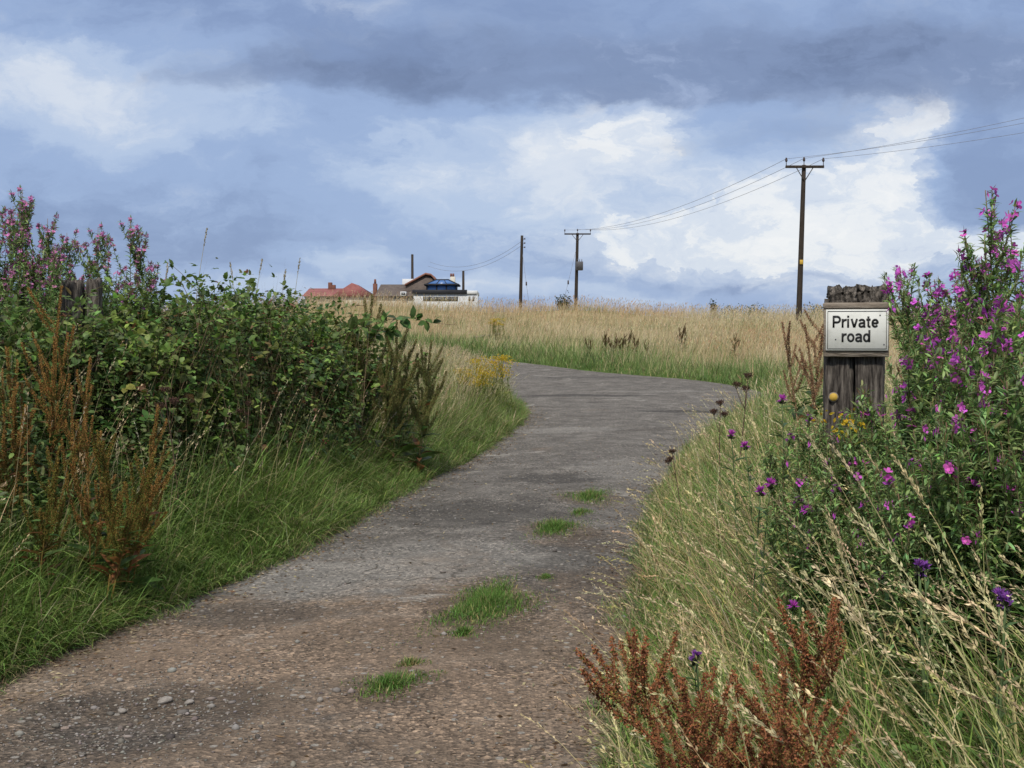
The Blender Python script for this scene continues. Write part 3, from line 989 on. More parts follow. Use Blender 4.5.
# ------------------------------------------------------------------ grass tufts growing in the lane
TUFT = [(487, 606, 40, 21, 2400, .085, 'largest green grass tuft growing in the middle of the lane'),
        (463, 634, 14, 5, 160, .06, 'tiny leafy tuft just in front of the largest grass tuft'),
        (390, 686, 34, 12, 420, .07, 'thin straggly grass tuft nearest the front of the lane'),
        (555, 529, 26, 8, 700, .09, 'rounded green grass tuft further up the lane'),
        (590, 497, 23, 7, 650, .09, 'green grass tuft farthest up the lane'),
        (580, 513, 13, 4, 220, .06, 'small dark tuft between the two farther grass tufts'),
        (410, 664, 16, 4, 60, .05, 'sparse brown-green weed between the thin and largest tufts'),
        (545, 578, 10, 3, 50, .04, 'few green blades alone right of the largest tuft')]
for px, py, hw, hh, n, hgt, lab in TUFT:
    cx, cy = hit_ground(px, py, lane_h)
    yn = hit_ground(px, py + hh, lane_h)[1]
    yf = hit_ground(px, py - hh, lane_h)[1]
    rx, ry = 1.15 * hw / F * cy, max(.06, abs(yf - yn) / 2) * 1.1
    n = max(int(n * 3.2), 420)
    b = Acc()
    th, rr = rng.uniform(0, 2 * PI, n), np.minimum(np.abs(rng.normal(0, .62, n)) + .08 * rng.random(n), 1.7 if n > 1500 else 1.05)
    sh = 1 + .25 * np.sin(th * 3 + px) + .15 * np.sin(th * 5 + py)
    lx, ly = np.cos(th) * rr * rx * sh, np.sin(th) * rr * ry * sh
    ly += lx * (.5 * ry / rx)
    z = lane_h(lx + cx, ly + cy)
    z0 = float(lane_h(np.array([cx]), np.array([cy]))[0])
    brown = 'brown' in lab
    C = jitter((.085, .16, .03), n, .22)
    yl = rng.random(n) < (.5 if brown else .12 + .45 * np.clip(rr - .5, 0, 1))
    C[yl] = jitter((.26, .22, .10), int(yl.sum()), .2)
    L = hgt * .72 * rng.uniform(.4, 1.5, n) * np.clip(1.2 - .75 * rr, .25, 1.2)
    ribbon(b, np.c_[lx, ly, z - z0 - .004], rng.uniform(0, 2 * PI, n), rng.uniform(0, .6, n), rng.uniform(.2, 1.4, n), L, rng.uniform(.003, .006, n), 3, C, C * 1.15)
    o = b.obj('grass_tuft', M_GRASS)
    o.location = (cx, cy, z0)
    tag(o, lab, 'grass tuft', 'grass tufts growing in the lane')

# ------------------------------------------------------------------ plants
def gz(x, y):
    return float(ground_h(np.array([x]), np.array([y]))[0])

def path(p0, az, th0, bend, L, n=8):
    t = np.linspace(0, 1, n)
    th = th0 + bend * t
    d = np.c_[np.sin(th) * math.cos(az), np.sin(th) * math.sin(az), np.cos(th)] * (L / (n - 1))
    return np.asarray(p0) + np.r_[np.zeros((1, 3)), np.cumsum(d[1:], 0)]

def along(P, u):
    u = np.clip(u, 0, 1) * (len(P) - 1)
    i = np.minimum(u.astype(int), len(P) - 2)
    f = (u - i)[:, None]
    return P[i] * (1 - f) + P[i + 1] * f, unit(P[i + 1] - P[i])

def flower4(acc, P, D, r, C):
    """open four-petalled flowers"""
    D = unit(D)
    N = len(P)
    ref = unit(rng.normal(0, 1, (N, 3)))
    S = unit(np.cross(D, ref))
    T = np.cross(D, S)
    for k in range(4):
        an = k * PI / 2
        q = math.cos(an) * S + math.sin(an) * T
        leaves(acc, P, unit(q + D * .55), D, r, r * .85, C * rng.uniform(.85, 1.15, (N, 1)), fold=-.1, droop=.15, wide=.55)

def make_willowherb(h, flowers, colour, shed=0.0):
    st, lf, fl = Acc(), Acc(), Acc()
    nst = 3
    for q in range(nst):
        az = rng.uniform(0, 2 * PI)
        hh = h * (1 if q == 0 else rng.uniform(.72, .95))
        p0 = np.array([rng.normal(0, .07), rng.normal(0, .07), 0]) if q else np.zeros(3)
        M = path(p0, az, rng.uniform(0, .05) + .05 * (q > 0), rng.uniform(0, .12), hh, 14)
        tube(st, M, .0065, .002, (.10, .13, .045), 5, (.16, .10, .06))
        k = int(hh * 120)
        u = np.linspace(.06, .97, k)
        P, T = along(M, u)
        a2 = np.arange(k) * 2.4 + rng.uniform(0, .5, k)
        D = np.c_[np.cos(a2), np.sin(a2), rng.uniform(.15, .9, k)]
        L = .10 * (1 - .55 * u) * rng.uniform(.7, 1.2, k)
        leaves(lf, P, D, np.c_[rng.normal(0, .2, k), rng.normal(0, .2, k), np.ones(k)], L, L * .30, jitter((.19, .285, .095), k, .3), droop=.2)
        nb = int(16 * hh)
        for b in range(nb):
            ub = rng.uniform(.25, .95)
            Pb, _ = along(M, np.array([ub]))
            ab = rng.uniform(0, 2 * PI)
            Lb = (.10 + .26 * math.sin(min(1, (1.08 - ub) * 1.5) * PI * .6)) * rng.uniform(.7, 1.2) * min(1, .5 + h / 2.4)
            B = path(Pb[0], ab, .75, -.6, Lb, 6)
            tube(st, B, .003, .0012, (.11, .15, .05), 4, (.16, .12, .07))
            k = int(16 + Lb * 110)
            uu = rng.uniform(.12, 1, k)
            P, T = along(B, uu)
            D = unit(T * rng.uniform(.3, 1, (k, 1)) + rng.normal(0, .7, (k, 3)))
            L = rng.uniform(.028, .066, k) * (1 - .35 * uu)
            leaves(lf, P, D, np.c_[rng.normal(0, .3, k), rng.normal(0, .3, k), np.ones(k)], L, L * .29, jitter((.20, .295, .10), k, .32), droop=.2)
            # seed pods and buds at the tip of the shoot
            k = int(5 * (.3 + ub))
            P, T = along(B, rng.uniform(.55, 1.0, k))
            diamonds(lf, P, T * .9 + rng.normal(0, .35, (k, 3)), rng.uniform(.02, .05, k), np.full(k, .0035), jitter((.17, .11, .06), k, .25))
            if ub > .7 and rng.random() < flowers * .6:
                k = rng.integers(2, 6)
                P, T = along(B, rng.uniform(.78, 1.0, k))
                D = unit(rng.normal(0, .6, (k, 3)) + np.array([0, 0, .5]))
                flower4(fl, P + D * .012, D, rng.uniform(.015, .024, k), jitter(colour, k, .18))
        if flowers > .7:
            k = int(rng.integers(5, 11))
            P, T = along(M, rng.uniform(.86, .985, k))
            D = unit(rng.normal(0, .7, (k, 3)) + np.array([0, 0, .35]))
            flower4(fl, P + D * .018, D, rng.uniform(.016, .026, k), jitter(colour, k, .18))
        P = M[-1][None] + np.zeros((5, 3)) - rng.random((5, 1)) * .06
        D = rng.normal(0, .5, (5, 3)) + np.array([0, 0, 1.0])
        diamonds(fl, P - np.array([0, 0, .02]), D, rng.uniform(.02, .035, 5), np.full(5, .006), jitter(np.array(colour) * .8, 5, .2))
    root = empty('willowherb', (0, 0, 0))
    st.obj('stem', M_STEM, root)
    lf.obj('foliage', M_LEAF, root)
    fl.obj('blossom', M_PETAL, root)
    root['_h'] = float(np.vstack(fl.v)[:, 2].max())
    return root

MAG = (.60, .12, .54)
DUSK = (.50, .19, .38)
WH = [make_willowherb(1.15, .5, MAG), make_willowherb(1.45, .75, MAG), make_willowherb(1.75, .85, MAG), make_willowherb(1.9, .95, MAG)]
WL = [make_willowherb(.95, .06, MAG), make_willowherb(1.2, .12, MAG)]
WD = [make_willowherb(1.6, 4, DUSK), make_willowherb(2.05, 4, DUSK)]
used = set()

def place(protos, x, y, top, label, cat, group, tilt=.05, name=None):
    z = gz(x, y)
    h = max(.3, top - z)
    p = min(protos, key=lambda o: abs(o['_h'] - h) + random.random() * .12)
    if p.name in used:
        o = copy_tree(p)
        used.add(o.name)
    else:
        o = p
        used.add(p.name)
    sc = h / p['_h']
    o.location = (x, y, z - .01)
    o.rotation_euler = (random.uniform(-tilt, tilt), random.uniform(-tilt, tilt), random.uniform(0, 2 * PI))
    sx = .5 * (sc + 1) if sc < 1 else sc
    o.scale = (sx, sx, sc)
    tag(o, label, cat, group)
    return o

G_R = 'willowherbs on the right bank beside the signpost'
shared_r = 'leafy green willowherb with few magenta flowers, in the thick stand right of the signpost'
low_r = 'low leafy willowherb among the grass in front of the signpost'
for px, py, d, lab in [
    (1018, 188, 5.0, 'tallest magenta-flowered willowherb, reaching into the sky at the right picture edge'),
    (986, 242, 5.6, 'tall willowherb with bright flowers, second tallest at the right beside the tallest one'),
    (960, 268, 6.2, 'willowherb with flowering top against white cloud, midway between sign and right edge'),
    (912, 264, 7.8, 'slim willowherb nearest the right edge of the Private road sign, standing behind the post'),
    (938, 262, 6.3, 'bushy flowering willowherb second right of the Private road sign, its top against the sky'),
    (946, 298, 5.8, 'shorter willowherb just right of the flowering one beside the sign'),
    (1044, 205, 5.3, shared_r), (1003, 262, 6.0, shared_r), (1032, 285, 4.5, shared_r), (975, 318, 5.0, shared_r), (1000, 330, 4.5, shared_r),
    (950, 345, 5.0, shared_r), (932, 352, 5.5, shared_r), (936, 345, 6.5, shared_r), (1024, 370, 4.1, shared_r), (1060, 330, 4.4, shared_r),
    (985, 392, 4.2, shared_r), (960, 412, 4.3, shared_r), (935, 415, 4.6, shared_r), (908, 405, 5.2, shared_r), (1048, 420, 4.2, shared_r),
    (1005, 440, 4.2, shared_r), (972, 470, 4.3, shared_r), (944, 462, 4.3, shared_r), (1085, 270, 5.4, shared_r),
    (902, 408, 6.1, low_r), (868, 398, 6.45, low_r), (850, 412, 6.5, low_r), (816, 412, 6.5, low_r), (834, 408, 6.75, low_r), (872, 402, 6.7, low_r), (790, 428, 6.2, low_r),
    (900, 455, 4.9, low_r), (872, 470, 5.0, low_r), (842, 478, 5.1, low_r), (815, 475, 5.3, low_r), (795, 490, 5.4, low_r),
    (915, 500, 4.4, low_r)]:
    p = at(px, py, d)
    place(WL if lab == low_r else WH, p[0], d, p[2], lab, 'willowherb', G_R)

G_L = 'purple willowherbs behind the left hedge'
shared_l = 'dusky pink willowherb in the clump at the left picture edge behind the hedge'
for px, py, d, lab in [
    (12, 194, 10.3, 'tallest dusky purple willowherb at the far left above the hedge'),
    (98, 234, 10.9, 'willowherb with dark purple top standing just right of the left post'),
    (129, 226, 10.4, 'slender willowherb with a purple tip, rightmost of those above the left hedge'),
    (152, 246, 10.6, 'green-topped willowherb sprig right of the slender purple-tipped one'),
    (30, 222, 10.5, shared_l), (46, 226, 10.6, shared_l), (62, 240, 10.4, shared_l), (-12, 205, 10.2, shared_l), (8, 232, 9.8, shared_l), (38, 250, 9.9, shared_l),
    (22, 212, 10.8, shared_l), (84, 256, 10.8, 'short willowherb just behind the top of the left wooden post')]:
    p = at(px, py - 13, d)
    place(WD, p[0], d, p[2], lab, 'willowherb', G_L)

# ---- docks gone to seed
def make_dock(h, rust, green, nb=9, lean=.1, big=True, fat=.013, gsh=.25):
    st, sd, lf = Acc(), Acc(), Acc()
    for q in range(2 if big else 1):
        az = PI if q == 0 else rng.uniform(0, 2 * PI)
        hh = h * (1 if q == 0 else .82)
        M = path((rng.normal(0, .03) * q, rng.normal(0, .03) * q, 0), az, lean * .5 * (1 + q), lean, hh, 12)
        tube(st, M, .006, .0022, np.array(rust) * .8, 5)
        shoots = [(M, .45, 1.0)]
        for b in range(nb):
            ub = rng.uniform(.30, .85)
            Pb, _ = along(M, np.array([ub]))
            Lb = hh * rng.uniform(.2, .46) * (1.2 - ub)
            B = path(Pb[0], rng.uniform(0, 2 * PI), rng.uniform(.5, .85), -.35, Lb + .06, 7)
            tube(st, B, .003, .0015, np.array(rust) * .8, 4)
            shoots.append((B, .12, 1.0))
        for B, u0, u1 in shoots:
            ln = np.linalg.norm(np.diff(B, axis=0), axis=1).sum()
            k = int(ln * (u1 - u0) * 1900 * fat / .013) + 16
            # whorls: seeds bunch at intervals, thinner towards the tip
            wh = np.round(rng.random(k) * ln * (u1 - u0) / .016) * .016 / (ln * (u1 - u0))
            uu = u0 + (u1 - u0) * np.clip(wh + rng.normal(0, .004, k), 0, 1)
            P, T = along(B, uu)
            out = unit(rng.normal(0, 1, (k, 3)))
            rad = fat * (1.1 - .75 * wh) * np.sqrt(rng.random(k))
            mixg = rng.random(k) < gsh * (1.3 - wh)
            C = np.where(mixg[:, None], jitter(green, k, .2), jitter(rust, k, .28))
            diamonds(sd, P + out * rad[:, None], out + T * .4 + np.array([0, 0, -.3]), rng.uniform(.005, .009, k), rng.uniform(.0035, .006, k), C)
        k = 14
        u = rng.uniform(.02, .6, k)
        P, T = along(M, u)
        a2 = rng.uniform(0, 2 * PI, k)
        D = np.c_[np.cos(a2), np.sin(a2), rng.uniform(.2, .9, k)]
        L = (.26 - .30 * u) * rng.uniform(.7, 1.2, k) * min(1, h)
        C = np.where((rng.random(k) < .3)[:, None], jitter((.22, .10, .04), k, .2), jitter((.07, .12, .03), k, .2))
        leaves(lf, P, D, np.c_[rng.normal(0, .3, k), rng.normal(0, .3, k), np.ones(k)], L, L * .30, C, droop=.3)
    root = empty('dock_plant', (0, 0, 0))
    st.obj('stem', M_STEM, root)
    sd.obj('seed_head', M_SEED, root)
    lf.obj('foliage', M_LEAF, root)
    root['_h'] = float(np.vstack(sd.v)[:, 2].max())
    return root

RUST = (.27, .115, .055)
AMBER = (.33, .18, .06)
DULL = (.22, .19, .075)
D_R = [make_dock(.75, RUST, (.20, .17, .05), 7, .16, True, .011, .3), make_dock(.85, RUST, (.20, .17, .05), 8, .22, True, .011, .3), make_dock(.65, RUST, (.20, .17, .05), 6, .12, True, .011, .3)]
D_L = [make_dock(1.3, AMBER, (.13, .14, .035), 8, .08, True, .013, .4), make_dock(1.5, AMBER, (.13, .14, .035), 8, .12, True, .013, .4), make_dock(.95, (.20, .13, .035), (.13, .15, .035), 8, .2, True, .012, .6)]
D_M = [make_dock(1.2, DULL, (.16, .20, .06), 12, .06, True, .02, .5), make_dock(1.0, (.17, .10, .05), (.09, .10, .035), 11, .1, True, .02, .4)]
D_S = [make_dock(1.0, (.30, .17, .10), (.28, .20, .10), 6, .16, False, .011, .3)]
for px, py, d, lab in [
    (606, 626, 3.3, 'rusty dock leaning far left over the lane edge, leftmost of the front docks'),
    (662, 668, 3.2, 'short rusty dock between the leaning one and the middle front dock'),
    (690, 646, 3.3, 'upright rusty dock in the middle of the front right clump'),
    (716, 664, 3.1, 'small dock with brown spikes right of the middle front dock'),
    (785, 612, 3.2, 'tallest rusty dock in the front right clump, with a long straight spike'),
    (812, 650, 3.1, 'branched dock just right of the tallest front dock'),
    (745, 690, 2.9, 'low dark dock at the bottom edge between the front docks')]:
    p = at(px, py, d)
    p = at(px + (44 if 'leaning far' in lab else 0), py - (40 if 'leaning far' in lab else 16), d)
    o = place(D_R, p[0] + (.34 if 'leaning far' in lab else 0), d, p[2], lab, 'dock plant', 'rusty docks at the front right', .08)
    if 'leaning far' in lab:
        o.rotation_euler = (.05, -.38, 0)
for px, py, d, lab in [
    (45, 303, 7.9, 'tallest amber dock at the left, in front of the hedge below the wooden post'),
    (20, 352, 7.7, 'amber dock close beside the tallest left one, toward the picture edge'),
    (72, 362, 7.9, 'amber dock right of the tallest left one'),
    (2, 375, 7.4, 'amber dock cut by the left picture edge'),
    (88, 424, 7.2, 'yellow-green dock in the lower left group with upright spikes'),
    (120, 436, 7.3, 'yellowish branching dock in the middle of the lower left group'),
    (146, 408, 7.5, 'amber dock leaning right, rightmost of the lower left group'),
    (104, 455, 7.0, 'small amber dock at the front of the lower left group'),
    (34, 448, 6.9, 'reddish low dock at the foot of the tallest left docks')]:
    p = at(px, py, d)
    p = at(px, py - (20 if py < 350 else 8), d)
    o = place(D_L, p[0] - (.12 if 'leaning right' in lab else 0), d, p[2], lab, 'dock plant', 'amber docks before the left hedge', .08)
    if 'leaning right' in lab:
        o.rotation_euler = (0, .24, 0)
for px, py, d, lab in [
    (361, 293, 14.2, 'dark slender dock spike at the end of the hedge, below the red roof'),
    (393, 318, 14.0, 'dark dock in the middle of the trio at the hedge end'),
    (416, 338, 14.2, 'dark dock leaning right, nearest the lane of the trio at the hedge end'),
    (378, 352, 13.8, 'low dark dock under the trio at the hedge end')]:
    p = at(px, py, d)
    place(D_M, p[0], d, p[2], lab, 'dock plant', 'dark docks at the end of the hedge', .1)
shared_f = 'dark dock spike standing in the field grass beyond the lane bend'
for px, py, d, lab in [
    (606, 330, 47, shared_f), (617, 333, 47, shared_f), (627, 329, 48, shared_f), (590, 336, 46, shared_f), (646, 339, 45, shared_f), (612, 336, 46.5, shared_f), (622, 335, 46.5, shared_f), (634, 334, 47, shared_f),
    (680, 322, 50, 'reddish dock spike in the tan grass right of the dark cluster beyond the bend'), (686, 327, 49, 'second reddish dock right beside the first in the tan field'),
    (733, 333, 45, 'small dark dock in the grass at the right of the lane bend'),
    (812, 306, 12.5, 'brown dried dock leaning beside the left of the sign post'), (806, 318, 12.0, 'lower brown dock left of the sign post'),
    (820, 322, 11.5, 'brown dock half behind the sign post'), (894, 318, 11.0, 'brown dried dock just right of the sign post')]:
    p = at(px, py, d)
    o = place(D_M if d > 13 else D_S, p[0], d, p[2], lab, 'dock plant', 'docks scattered in the field grass', .16)
    if d > 13:
        q_ = random.uniform(.8, 1.25)
        o.scale = (o.scale[0] * q_, o.scale[1] * q_, o.scale[2])

# ---- knapweeds and thistles
def make_knapweed(h, n, colour):
    st, lf, fl = Acc(), Acc(), Acc()
    for q in range(n):
        M = path((0, 0, 0), rng.uniform(0, 2 * PI), rng.uniform(0, .12), rng.uniform(0, .2), h * rng.uniform(.85, 1), 8)
        tube(st, M, .004, .002, (.09, .13, .05), 5)
        k = 16
        P, T = along(M, rng.uniform(.1, .9, k))
        a2 = rng.uniform(0, 2 * PI, k)
        L = rng.uniform(.04, .09, k)
        leaves(lf, P, np.c_[np.cos(a2), np.sin(a2), rng.uniform(.2, 1, k)], np.tile((0, 0, 1.0), (k, 1)), L, L * .2, jitter((.08, .13, .045), k, .2))
        k = 40
        P = np.tile(M[-1], (k, 1))
        D = rng.normal(0, .6, (k, 3)) + np.array([0, 0, .9])
        diamonds(fl, P, D, rng.uniform(.016, .026, k), np.full(k, .005), jitter(colour, k, .2))
        diamonds(st, np.tile(M[-1] - np.array([0, 0, .016]), (14, 1)), rng.normal(0, .5, (14, 3)) + np.array([0, 0, 1.0]), np.full(14, .02), np.full(14, .009), jitter((.05, .06, .03), 14, .2))
    root = empty('knapweed', (0, 0, 0))
    st.obj('stem', M_STEM, root)
    lf.obj('foliage', M_LEAF, root)
    fl.obj('blossom', M_PETAL, root)
    root['_h'] = float(h)
    return root

KN = [make_knapweed(.7, 1, (.42, .07, .40)), make_knapweed(.7, 3, (.27, .09, .38))]
for px, py, d, lab, v in [
    (707, 631, 4.0, 'cluster of violet thistle heads in the straw above the front docks', 1),
    (786, 583, 4.2, 'single small violet knapweed head in the grass right of the thistle cluster', 0),
    (757, 463, 5.6, 'bright magenta knapweed flower in the grass left of the sign post', 0),
    (748, 478, 5.5, 'magenta knapweed just below left of the bright one', 0),
    (739, 421, 7.2, 'magenta knapweed flower against the grey lane edge', 0),
    (761, 434, 6.8, 'small pale knapweed between lane edge and bright magenta flower', 0),
    (787, 386, 7.6, 'magenta knapweed flower just left of the sign post', 0),
    (798, 491, 5.2, 'low purple knapweed in the leaves below the sign post', 0),
    (928, 541, 3.8, 'pair of pink knapweed heads low in the right foliage', 1),
    (997, 573, 3.3, 'cluster of pink knapweed heads near the right picture edge', 1),
    (58, 548, 7.4, 'violet thistle heads in green grass at the lower left', 1)]:
    p = at(px, py, d)
    place([KN[v]], p[0], d, p[2], lab, 'knapweed', 'purple knapweeds in the grass', .06)

# ---- ragwort and the yellow plant by the bend
def make_ragwort(h, n, spread, ln=24):
    st, lf, fl = Acc(), Acc(), Acc()
    for q in range(n):
        M = path((rng.normal(0, spread * .4), rng.normal(0, spread * .4), 0), rng.uniform(0, 2 * PI), rng.uniform(0, .2), rng.uniform(0, .25), h * rng.uniform(.7, 1), 8)
        tube(st, M, .004, .002, (.12, .15, .04), 5)
        P, T = along(M, rng.uniform(.1, .95, ln))
        a2 = rng.uniform(0, 2 * PI, ln)
        L = rng.uniform(.04, .08, ln)
        leaves(lf, P, np.c_[np.cos(a2), np.sin(a2), rng.uniform(.2, 1, ln)], np.tile((0, 0, 1.0), (ln, 1)), L, L * .3, jitter((.17, .21, .035), ln, .2))
        k = 46
        P = M[-1] + rng.normal(0, 1, (k, 3)) * np.array([.045, .045, .02])
        diamonds(fl, P, rng.normal(0, 1, (k, 3)) + np.array([0, 0, .6]), rng.uniform(.015, .024, k), np.full(k, .012), jitter((.50, .36, .03), k, .15))
    root = empty('ragwort', (0, 0, 0))
    st.obj('stem', M_STEM, root)
    lf.obj('foliage', M_LEAF, root)
    fl.obj('blossom', M_PETAL, root)
    root['_h'] = float(h)
    return root

RG1, RG2 = make_ragwort(.75, 1, .02), make_ragwort(.8, 30, .42)
p = at(866, 391, 6.4)
place([RG1], p[0], 6.4, p[2], 'yellow ragwort head in front of the right foot of the sign post', 'ragwort', 'yellow ragwort', .04)
for px, py, d, lab in [(491, 356, 23, 'bushy yellow-green ragwort on the verge at the lane bend'), (474, 368, 21.5, 'smaller yellow-green ragwort beside the bushy one at the bend'),
                       (497, 318, 57, 'distant yellow ragwort patch in the field grass behind the bend'), ]:
    p = at(px, py, d)
    place([RG2], p[0], d, p[2], lab, 'ragwort', 'yellow ragwort', .04)

# ---- dried hogweed heads at the right lane edge
def make_hogweed(h, n):
    st, fl = Acc(), Acc()
    M = path((0, 0, 0), 1.0, .05, .12, h, 8)
    tube(st, M, .006, .003, (.09, .06, .04), 5)
    for q in range(n):
        u = 1.0 if q == 0 else rng.uniform(.55, .9)
        P, _ = along(M, np.array([u]))
        B = path(P[0], rng.uniform(0, 2 * PI), .7 * (q > 0), -.3, .02 if q == 0 else .16, 4)
        tube(st, B, .003, .002, (.09, .06, .04), 4)
        for r in range(12):
            R = path(B[-1], r / 12 * 2 * PI, .85, -.5, .038, 4)
            tube(st, R, .0012, .001, (.09, .06, .04), 3)
            k = 16
            diamonds(fl, R[-1] + rng.normal(0, .008, (k, 3)), rng.normal(0, 1, (k, 3)) + np.array([0, 0, 1]), rng.uniform(.008, .014, k), np.full(k, .006), jitter((.10, .06, .045), k, .3))
    root = empty('dried_hogweed', (0, 0, 0))
    st.obj('stem', M_STEM, root)
    fl.obj('seed_head', M_SEED, root)
    root['_h'] = float(h)
    return root

HG = [make_hogweed(.85, 3)]
for px, py, d, lab in [(737, 381, 11.5, 'dried brown hogweed head at the lane edge left of the sign'), (722, 408, 10.8, 'lower dried hogweed beside the taller one at the lane edge'),
                       (684, 455, 9.8, 'small brown dead umbel overhanging the grey lane edge'), (180, 396, 9.0, 'withered brown umbel poking from the left hedge'),
                       (243, 408, 10.4, 'withered brown umbel low in the middle of the left hedge')]:
    p = at(px, py, d)
    place(HG, p[0], d, p[2], lab, 'dried hogweed', 'dried brown hogweeds', .1)

# ------------------------------------------------------------------ bramble hedge
def make_bramble(name, loc, rx, ry, h, n, label, extra=(), group='brambles forming the left hedge'):
    root = empty(name, loc, 0, label, 'bramble', group)
    lf, cn, old = Acc(), Acc(), Acc()
    ph = rng.uniform(0, 6, 4)
    v = rng.normal(0, 1, (n, 3))
    v[:, 2] = np.abs(v[:, 2])
    v = unit(v)
    az = np.arctan2(v[:, 1], v[:, 0])
    lump = 1 + .20 * np.sin(az * 3 + ph[0] + 3 * v[:, 2]) + .16 * np.sin(az * 5 + ph[1] - 5 * v[:, 2]) + .07 * np.sin(az * 9 + 11 * v[:, 2] + ph[2])
    rad = lump * (1 - .42 * rng.random(n) ** 1.5)
    # boxier than a dome: sides run down to the ground
    zz = np.where(rng.random(n) < .45, rng.random(n), v[:, 2])
    hor = np.sqrt(np.maximum(1 - np.clip(zz, 0, 1) ** 3.2, .02))
    P = np.c_[np.cos(az) * hor * rx * rad, np.sin(az) * hor * ry * rad, zz * h * (.55 + .45 * rad)]
    out = np.c_[np.cos(az) * hor, np.sin(az) * hor, .35 + zz]
    # leaflets come in threes from one stalk
    k3 = 3
    spr = rng.normal(0, .5, (n, 3))
    stalk = unit(out * .6 + spr)
    Nn = unit(out + np.array([0, 0, .9]) + rng.normal(0, .35, (n, 3)))
    side = unit(np.cross(stalk, Nn))
    pat = clump_noise(P[:, 0] + loc[0] + P[:, 2], P[:, 1] + loc[1] - P[:, 2] * .7, 5.0, 2.0)
    base_c = np.where((rng.random(n) < .15 + .6 * (pat > .55))[:, None], jitter((.16, .225, .05), n, .3), jitter((.070, .118, .028), n, .34))
    br = rng.random(n) < .035
    base_c[br] = jitter((.17, .09, .04), int(br.sum()), .3)
    sz = rng.uniform(.03, .062, n) * np.where(rng.random(n) < .25, 1.5, 1.0) * (.75 + .5 * pat)
    for q, an in ((0, 0), (1, 1.1), (2, -1.1)):
        D = math.cos(an) * stalk + math.sin(an) * side
        s_ = sz * (1 if q == 0 else .8)
        leaves(lf, P + stalk * .01, D, Nn + rng.normal(0, .15, (n, 3)), s_, s_ * .75, base_c * rng.uniform(.88, 1.12, (n, 1)), droop=.22, wide=.45)
    # arching canes
    for q in range(18):
        a0 = rng.uniform(0, 2 * PI)
        r0 = rng.uniform(.2, .85)
        p0 = np.array([math.cos(a0) * rx * r0, math.sin(a0) * ry * r0, h * rng.uniform(.55, .8)])
        C = path(p0, rng.uniform(0, 2 * PI), rng.uniform(.1, .8), rng.uniform(.8, 1.7), rng.uniform(.4, .95), 10)
        tube(cn, np.vstack([np.array([[0, 0, .03 + .002 * q]]), (p0 * .5 + np.array([0, 0, .1]))[None], C]), .0045, .0015, (.10, .075, .04), 5)
        k = 22
        Pk, T = along(C, rng.uniform(.1, 1, k))
        D = unit(rng.normal(0, .8, (k, 3)) + T * .5)
        L = rng.uniform(.035, .075, k)
        leaves(lf, Pk, D, rng.normal(0, .4, (k, 3)) + np.array([0, 0, 1]), L, L * .7, jitter((.13, .195, .045), k, .3), droop=.25)
    for cpts in extra:
        C = resample3(np.array(cpts) - np.array(loc), 16)
        tube(cn, np.vstack([np.array([[0, 0, .02]]), C[:1] * .6, C]), .005, .0018, (.11, .06, .045), 5)
        for u in np.sort(rng.uniform(.1, .98, 11)):
            Pk, T = along(C, np.array([u] * 3))
            up = np.array([0, 0, 1.0])
            sg = 1 if rng.random() < .6 else -.5
            D = np.stack([up * sg + T[0] * .5, up * .4 * sg + np.array([.6, -.6, 0]), up * .4 * sg + np.array([-.6, -.5, 0])]) + rng.normal(0, .35, (3, 3))
            L = np.array([.15, .125, .125]) * (1.2 - .5 * u) * rng.uniform(.7, 1.2)
            leaves(lf, Pk, D, np.array([0, -.4, .8]) + rng.normal(0, .4, (3, 3)), L, L * .7, jitter((.09, .15, .04), 3, .3), droop=.3)
    # dead stems
    k = 95
    a0 = rng.uniform(0, 2 * PI, k)
    rr = np.sqrt(rng.random(k))
    b0 = np.c_[np.cos(a0) * rr * rx, np.sin(a0) * rr * ry, np.zeros(k)]
    ribbon(old, b0, rng.uniform(0, 2 * PI, k), rng.uniform(0, .3, k), rng.uniform(0, .7, k), h * rng.uniform(.7, 1.18, k), np.full(k, .005), 6,
           jitter((.20, .15, .085), k, .2), jitter((.26, .2, .12), k, .2), crossed=True)
    for q in range(26):
        i_ = rng.integers(0, n)
        kk = 7
        red = rng.random() < .6
        stones(lf, P[i_] * np.array([1.04, 1.04, 1.0]) + rng.normal(0, .016, (kk, 3)), np.full(kk, .0085), jitter((.20, .03, .025) if red else (.02, .012, .018), kk, .2))
    lf.obj('foliage', M_LEAF, root)
    cn.obj('cane', M_STEM, root)
    old.obj('dead_stem', M_STRAW, root)
    return root

def resample3(P, n):
    s = np.r_[0, np.cumsum(np.linalg.norm(np.diff(P, axis=0), axis=1))]
    u = np.linspace(0, s[-1], n)
    Q = np.c_[[np.interp(u, s, P[:, i]) for i in range(3)]].T
    return Q

